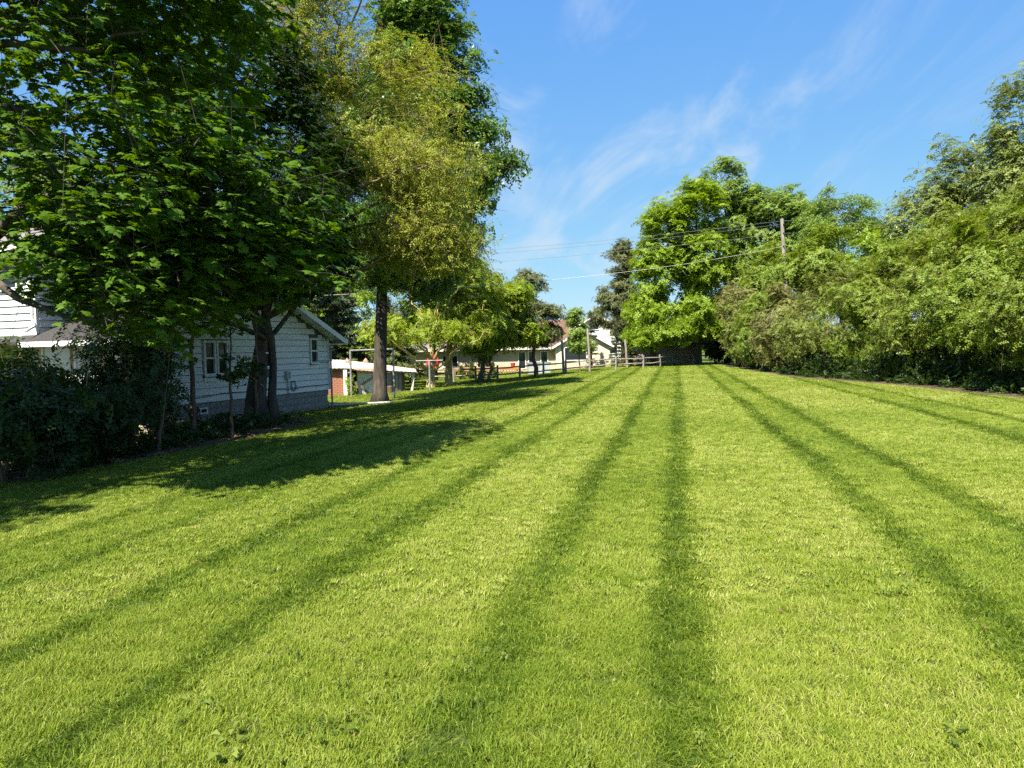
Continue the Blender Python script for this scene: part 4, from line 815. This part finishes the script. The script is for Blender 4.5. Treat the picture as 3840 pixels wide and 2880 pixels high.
for k, (x, y, h) in enumerate(((-3.4, 48.2, 1.0), (-2.7, 48.4, 1.25), (-2.0, 48.6, 1.1), (-1.3, 48.8, 1.2))):
    spruce('arborvitae', ['shortest of the four small cone evergreens by the deck', 'tallest of the four small cone evergreens by the deck', 'third small cone evergreen along the deck, beside the tallest', 'last small cone evergreen of the row, under the bushy tree'][k], 'small cone evergreens by the deck', (x, y), h, .32, 12, 9, .10, 'arbor', 60+k, z0=.05, dens=1.5, droop=-.4)
spruce('spruce_tree', 'tall dark spruce rising behind the coop roof', 'spruces behind the coop', (-11.2, 45.5), 9.5, 2.9, 26, 8, .30, 'spruce', 49, dens=1.1, z0=.5, rt=.2)
spruce('spruce_tree', 'low sunlit spruce with layered drooping branches behind the coop', 'spruces behind the coop', (-7.0, 43.2), 4.6, 2.6, 13, 9, .26, 'sprucelit', 50, dens=1.2, z0=.6, rt=.13)
spruce('spruce_tree', 'shadowed spruce between the coop and the yellow-limbed tree', 'spruces behind the coop', (-8.4, 48), 6.0, 2.6, 16, 8, .28, 'spruce', 51, dens=1.0, z0=.8, rt=.15)
GBK = 'trees behind the houses'
for k, (lb, b, lobes, lm) in enumerate([
    ('broad tree behind the white house roof', (-17, 40), [(-17, 40, 6, 4, 3, 4), (-15.5, 40, 9, 3, 3, 3)], 'mid'),
    ('leafy tree seen through the gap left of tall trunk', (-13.2, 53), [(-13, 53, 6, 3.4, 3, 4), (-12, 53, 9, 2.5, 2.5, 2.5)], 'bright'),
    ('tree rising behind the yellow-limbed tree', (-6.5, 58), [(-6.3, 58, 5.5, 3.2, 2.6, 3.2), (-4.8, 58, 4, 2.4, 2.2, 2.4)], 'mid'),
    ('tree beyond the two-storey block of the white house', (-24, 36), [(-23, 36, 7, 4.5, 3.5, 5)], 'mid')]):
    tree('background_tree', lb, GBK, b, .2, lobes, 260, 1.0, 60, .2, 'dia', lm, bark_dark, 70+k, nlimb=8, tw_n=60)
# --- the far group
tree('maple_tree', 'bright round maple whose low boughs hang over the tan shed', GR, (11.5, 58), .24,
     [(11.3, 58, 4.4, 1.9, 2.2, 2.0), (11.9, 58, 8, 1.9, 2.2, 2.6), (12.5, 58, 11.6, 1.8, 2.2, 2.2), (10.7, 57.2, 2.5, 1.5, 1.6, .9), (12.6, 57, 2.9, 1.8, 1.8, 1.0)], 560, .75, 58, .19, 'dia', 'bright', bark_dark, 81, trunk_top=(12.1, 58, 11.5), nlimb=14, cut=-.55, sc=1.5)
tree('maple_tree', 'taller maple beside the round one with crown reaching over it', GR, (15.4, 58.5), .26,
     [(15.2, 58, 12.8, 2.1, 2.2, 2.4), (15.3, 58, 8.6, 2.5, 2.4, 2.8), (15.2, 57.5, 4.4, 2.3, 2.2, 2.0), (16.6, 57, 3, 1.6, 1.6, 1.2), (14.2, 57, 3.0, 1.4, 1.5, .8)], 620, .75, 58, .19, 'dia', 'bright', bark_dark, 82, trunk_top=(15.2, 58, 12.5), nlimb=14, cut=-.55, sc=1.5)
tree('ash_tree', 'tallest far tree with airy light crown behind the utility pole', GR, (18.6, 61), .25,
     [(18.1, 61, 15.2, 2.0, 2.2, 2.1), (18.6, 61, 11, 2.5, 2.5, 3), (20.6, 61, 13.2, 1.7, 2, 1.9), (19.5, 61, 7, 2.8, 2.5, 2.5), (21.3, 60, 9.5, 2.2, 2.0, 2.2)], 520, .8, 56, .20, 'dia', 'ash', bark_grey, 83, trunk_top=(18.3, 61, 15), nlimb=16, cut=-.3, sc=1.6)
tree('ash_tree', 'airy far tree standing between the tallest tree and the walnut', GR, (23, 59), .24,
     [(22.5, 59, 12.2, 2.1, 2.2, 2.4), (24.7, 59, 10.9, 2.0, 2, 2.2), (22.8, 59, 8, 2.8, 2.5, 2.5)], 500, .8, 56, .19, 'dia', 'ash', bark_grey, 84, trunk_top=(22.6, 59, 12), nlimb=14, cut=-.35, sc=1.6)
tree('walnut_tree', 'open walnut with pale feathery leaves against the sky', GR, (22.8, 49), .18,
     [(22.5, 49, 11.2, 1.3, 1.5, 1.5), (24.0, 49, 10.0, 1.5, 1.6, 1.3), (21.0, 49, 10, 1.4, 1.5, 1.5), (24.9, 49, 9.1, 1.1, 1.2, .9), (21.8, 49, 7.8, 2.0, 2, 1.6)], 210, .7, 60, .19, 'nar', 'ash', bark_grey, 85, trunk_top=(22.4, 49, 10.5), nlimb=16, cut=.0, sc=2, jit=.6, twig_r=.02)
tree('pine_tree', 'dark ragged pine peering out behind the round maple', GR, (10.4, 66), .22,
     [(10.3, 66, 9.6, 1.0, 1.1, 1.9), (9.8, 66, 6.4, 1.7, 1.5, 1.2), (9.0, 66, 4.5, 1.7, 1.4, .8), (10.4, 66, 5, 1.8, 1.5, 2.8)], 260, .7, 95, .34, 'ned', 'pine', bark_pine, 86, trunk_top=(10.4, 66, 11.3), nlimb=18, cut=-.15, sc=2, up_=.6, flat=.5, jit=1)
GM = 'mid-height trees behind the hedge'
for k, (lb, b, lobes, lm, cut) in enumerate([
    ('fresh green small tree in front of the utility pole', (19.6, 45.5), [(19.6, 45.5, 5.6, 2.1, 2.2, 2.2), (18.4, 46, 6.6, 1.5, 1.6, 1.5), (17.3, 45.2, 5.2, 1.5, 1.5, 1.5), (19.3, 45, 6.6, 1.5, 1.5, 1.2), (20.4, 46, 7.8, 1.5, 1.6, 1.4)], 'mid', -.1),
    ('fresh green small tree under the open walnut', (22.6, 43), [(22.4, 43, 6.0, 2.6, 2.4, 2.5)], 'bright', -.25),
    ('fresh green small tree below the poplars', (25.2, 41.5), [(25.0, 41.5, 6.4, 2.8, 2.4, 2.6)], 'bright', -.25),
    ('dark small tree added to darken the gap beside the tan shed', (18.2, 60.5), [(18.0, 60.5, 2.2, 1.9, 1.6, 1.9)], 'shade', -.5),  # tree added so that the bright gap here turns dark
    ('green small tree beside the taller far maple', (18.4, 55.5), [(18.6, 55.5, 5.0, 1.8, 1.8, 2.2), (19.9, 55.5, 7.5, 1.9, 1.8, 2.0)], 'mid', -.2)]):
    tree('small_tree', lb, GM, b, .11, lobes, 260, .65, 56, .15, 'dia', lm, bark_brown, 90+k, nlimb=10, cut=cut, sc=1.8)
tree('twiggy_tree', 'brownish twiggy small tree with sparse leaves beside the far maples', GM, (17.2, 53.5), .09,
     [(17.1, 53.5, 4.6, 1.5, 1.5, 2.6), (17.4, 53.5, 2.4, 1.5, 1.5, 1.6)], 300, .55, 34, .10, 'dia', 'brown', twig_brown, 95, nlimb=16, cut=-.4, twig_r=.022)
GP = 'tall poplars behind the hedge'
tree('poplar_tree', 'grey-green poplar with ragged top standing behind the hedge', GP, (22.5, 37), .2,
     [(22.4, 37, 9.8, 1.9, 2.1, 2.1), (21.2, 37, 7.6, 1.9, 2.1, 1.8), (23.8, 37, 8.2, 2.2, 2.2, 2.8), (22.6, 37, 5.2, 2.8, 2.6, 2.0)], 460, .75, 58, .125, 'dia', 'poplar', bark_grey, 101, nlimb=16, cut=-.12, sc=1.7)
tree('poplar_tree', 'tallest poplar cut off by the picture edge behind the hedge', GP, (24.4, 33), .22,
     [(23.9, 33, 11.6, 1.8, 2.0, 2.6), (24.6, 33, 7.5, 2.6, 2.4, 3), (22.7, 33, 8.8, 1.5, 1.6, 1.8)], 420, .75, 58, .125, 'dia', 'poplar', bark_grey, 102, nlimb=16, cut=-.12, sc=1.7)
# --- hedge
hs = [
 ((16.6, 50), [(16.4, 50, 2.3, 1.5, 1.6, 1.9)], 'honey', .085, 'greyish hedge shrub at the far end beside the twiggy tree'),
 ((15.9, 45.2), [(15.7, 45.2, 2.2, 1.6, 1.8, 1.9)], 'mid', .09, 'rounded grey-green hedge shrub, second from the far end'),
 ((15.4, 40.4), [(15.2, 40.4, 2.2, 1.7, 1.9, 2.0), (16.2, 40.6, 3.7, 1.4, 1.5, 1.1)], 'brown', .08, 'brown twiggy hedge shrub below the utility pole'),
 ((15.6, 36), [(15.3, 36, 2.3, 1.9, 1.9, 2.0), (16.6, 36, 3.8, 1.4, 1.5, 1.2)], 'honey', .08, 'dense pale green hedge shrub beside the brown twiggy one'),
 ((16.4, 32), [(15.9, 32, 2.6, 2.1, 2.1, 2.1), (17.0, 32, 4.4, 1.5, 1.6, 1.1)], 'mid', .085, 'high domed pale hedge shrub in the middle of hedge'),
 ((16.6, 28.2), [(16.1, 28.2, 2.6, 2.1, 2.0, 2.0), (17.4, 28.2, 4.1, 1.9, 1.8, 1.2)], 'shrub', .085, 'wide yellow-green hedge shrub below the grey-green poplar'),
 ((16.5, 24.4), [(15.9, 24.4, 2.6, 1.9, 1.9, 1.8), (17.2, 24.4, 4.2, 1.6, 1.6, 1.3)], 'mid', .10, 'large-leaved hedge shrub with a dark hollow underneath'),
 ((16.0, 20.9), [(15.4, 20.9, 2.3, 1.6, 1.7, 1.7), (16.6, 20.8, 4, 1.6, 1.6, 1.4)], 'shrub', .09, 'dark-based hedge shrub at the picture edge'),
 ((16.0, 17.2), [(15.6, 17.2, 2.3, 1.6, 1.7, 1.7)], 'shrub', .09, 'hedge shrub just beyond the picture edge'),
]
for k, (b, lobes, lm, sz, lb) in enumerate(hs):
    tops = lobes[-1]; rk = random.Random(k+5)
    lobes = lobes + [(tops[0]+rk.uniform(-1.2, 1.2), tops[1]+rk.uniform(-1.4, 1.4), tops[2]+tops[5]+rk.uniform(-.3, .25), .3, .3, .65, .8) for _ in range(5)]     # upright shoots
    shrub(lb, b, lobes, 290+10*len(lobes), 62, sz, lm, 120+k, GH, rc=.5, cut=-.25, lowest=.5, nlimb=12, sc=1.7, hollow=.2)
for k, (b, lobes, lb) in enumerate([((20.0, 28.8), [(19.6, 28.8, 4.8, 2.0, 2.0, 2.6)], 'tall olive shrub behind the wide yellow-green hedge shrub'), ((20.2, 32.4), [(19.9, 32.4, 5.3, 2.3, 2.2, 2.3)], 'tall olive shrub in front of the grey-green poplar'),
                                   ((18.6, 24.6), [(18.2, 24.6, 5.0, 1.8, 1.9, 2.4)], 'tall olive shrub at the picture edge under the tallest poplar'), ((19.0, 37), [(18.8, 37, 3.9, 2.0, 2.0, 2.2)], 'tall shrub behind the high domed pale hedge shrub')]):
    shrub(lb, b, lobes, 300, 60, .10, 'shrub' if k < 3 else 'mid', 140+k, 'tall shrubs behind the hedge', rc=.65, cut=-.3, nlimb=12, sc=1.6)

# ------------------------------------------------------------------ undergrowth, vine, far trees, litter
def scatter_leaves(name, label, P, size, lm, seed, up_=.8):
    r = np.random.default_rng(seed); n = len(P); nv = nrm(r.normal(0, .6, (n, 3))+[0, 0, up_]); o = crown_obj(name, None, P, leaf_frames(P, nv, r, .3), size*r.uniform(.6, 1.3, n), r.uniform(size=n), 'dia', LM[lm] if isinstance(lm, str) else lm); o['label'] = label; return o
r9 = np.random.default_rng(99)
n = 2600; x = r9.uniform(-9.6, -5.7, n); y = r9.uniform(12, 20.5, n); hgt = .22+.18*np.sin(x*3)*np.sin(y*2.3)
k = (x < -7.3+.20*(y-14)) & (x > -10.5+.09*y) & (r9.uniform(size=n) < .9); x, y, hgt = x[k], y[k], hgt[k]
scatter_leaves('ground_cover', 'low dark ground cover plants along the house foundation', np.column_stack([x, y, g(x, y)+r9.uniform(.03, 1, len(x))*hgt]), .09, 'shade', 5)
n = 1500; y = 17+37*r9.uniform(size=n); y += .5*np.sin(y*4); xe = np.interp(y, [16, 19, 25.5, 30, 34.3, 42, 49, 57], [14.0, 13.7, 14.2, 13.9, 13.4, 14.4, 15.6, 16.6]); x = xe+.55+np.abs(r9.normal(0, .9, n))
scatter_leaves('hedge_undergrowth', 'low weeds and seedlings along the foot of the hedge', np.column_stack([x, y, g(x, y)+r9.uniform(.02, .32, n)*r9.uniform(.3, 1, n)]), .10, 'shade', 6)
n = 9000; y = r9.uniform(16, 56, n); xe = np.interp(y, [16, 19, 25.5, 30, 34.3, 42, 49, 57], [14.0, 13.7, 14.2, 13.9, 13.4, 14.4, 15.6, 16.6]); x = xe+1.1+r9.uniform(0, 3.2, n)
scatter_leaves('hedge_shade_leaves', 'dark low leaves added for the shade deep inside the hedge', np.column_stack([x, y, g(x, y)+r9.uniform(.05, 1, n)*(.7+.9*np.clip((x-xe-1.1)/1.5, 0, 1))]), .13, 'shade', 7, .4)  # leaf mass added to darken the hedge's inside and cover bright ground
n = 900; x = r9.uniform(-10, -5.6, n); y = r9.uniform(8.5, 20.5, n); k = inside(np.stack([x, y], 1), bed_poly); x, y = x[k], y[k]
scatter_leaves('leaf_litter', 'brown dead leaves scattered over the shaded soil bed', np.column_stack([x, y, g(x, y)+.02]), .08, deadleaf, 8, 2.0)
n = 60; t = r9.uniform(size=n)
scatter_leaves('climbing_vine', 'yellow-green vine climbing the boards beside the coop door', np.column_stack([-7.47+.12*np.sin(t*7)*t+r9.normal(0, .07, n), 32.95+r9.normal(0, .05, n), -.42+t*.95]), .10, 'yellowgreen', 9, .2)
n = 9000; x = r9.uniform(-260, 330, n); y = r9.uniform(215, 260, n); hh = 4.2+1.6*np.sin(x*.11)+1.2*np.sin(x*.31+1)+.8*np.sin(x*.7)
scatter_leaves('distant_treeline', 'low band of distant trees beyond the houses', np.column_stack([x, y, r9.uniform(0, 1, n)**.7*hh]), 1.3, 'mid', 10, .4)
dl = mesh('fallen_leaf', *MAS, deadleaf)
for k, (x, y) in enumerate([(-.69, 2.95), (-.55, 6.6), (-2.55, 5.6), (2.6, 3.9), (-2.2, 4.0), (1.6, 4.2)]):
    o = link('fallen_leaf', dl); o.location = (x, y, gz(x, y)+.03); o.rotation_euler = (rr.uniform(-.4, .4), rr.uniform(-.4, .4), rr.uniform(0, 6)); o.scale = (.04,)*3
    tag(o, 'small curled brown fallen leaf lying on the lawn', 'leaf', 'brown fallen leaves on the lawn')
print('leaf triangles', TRI[0], 'total mesh triangles', sum(sum(max(1, len(p.vertices)-2) for p in m.polygons) if len(m.polygons) < 3000 else len(m.loops)-2*len(m.polygons) for m in bpy.data.meshes))
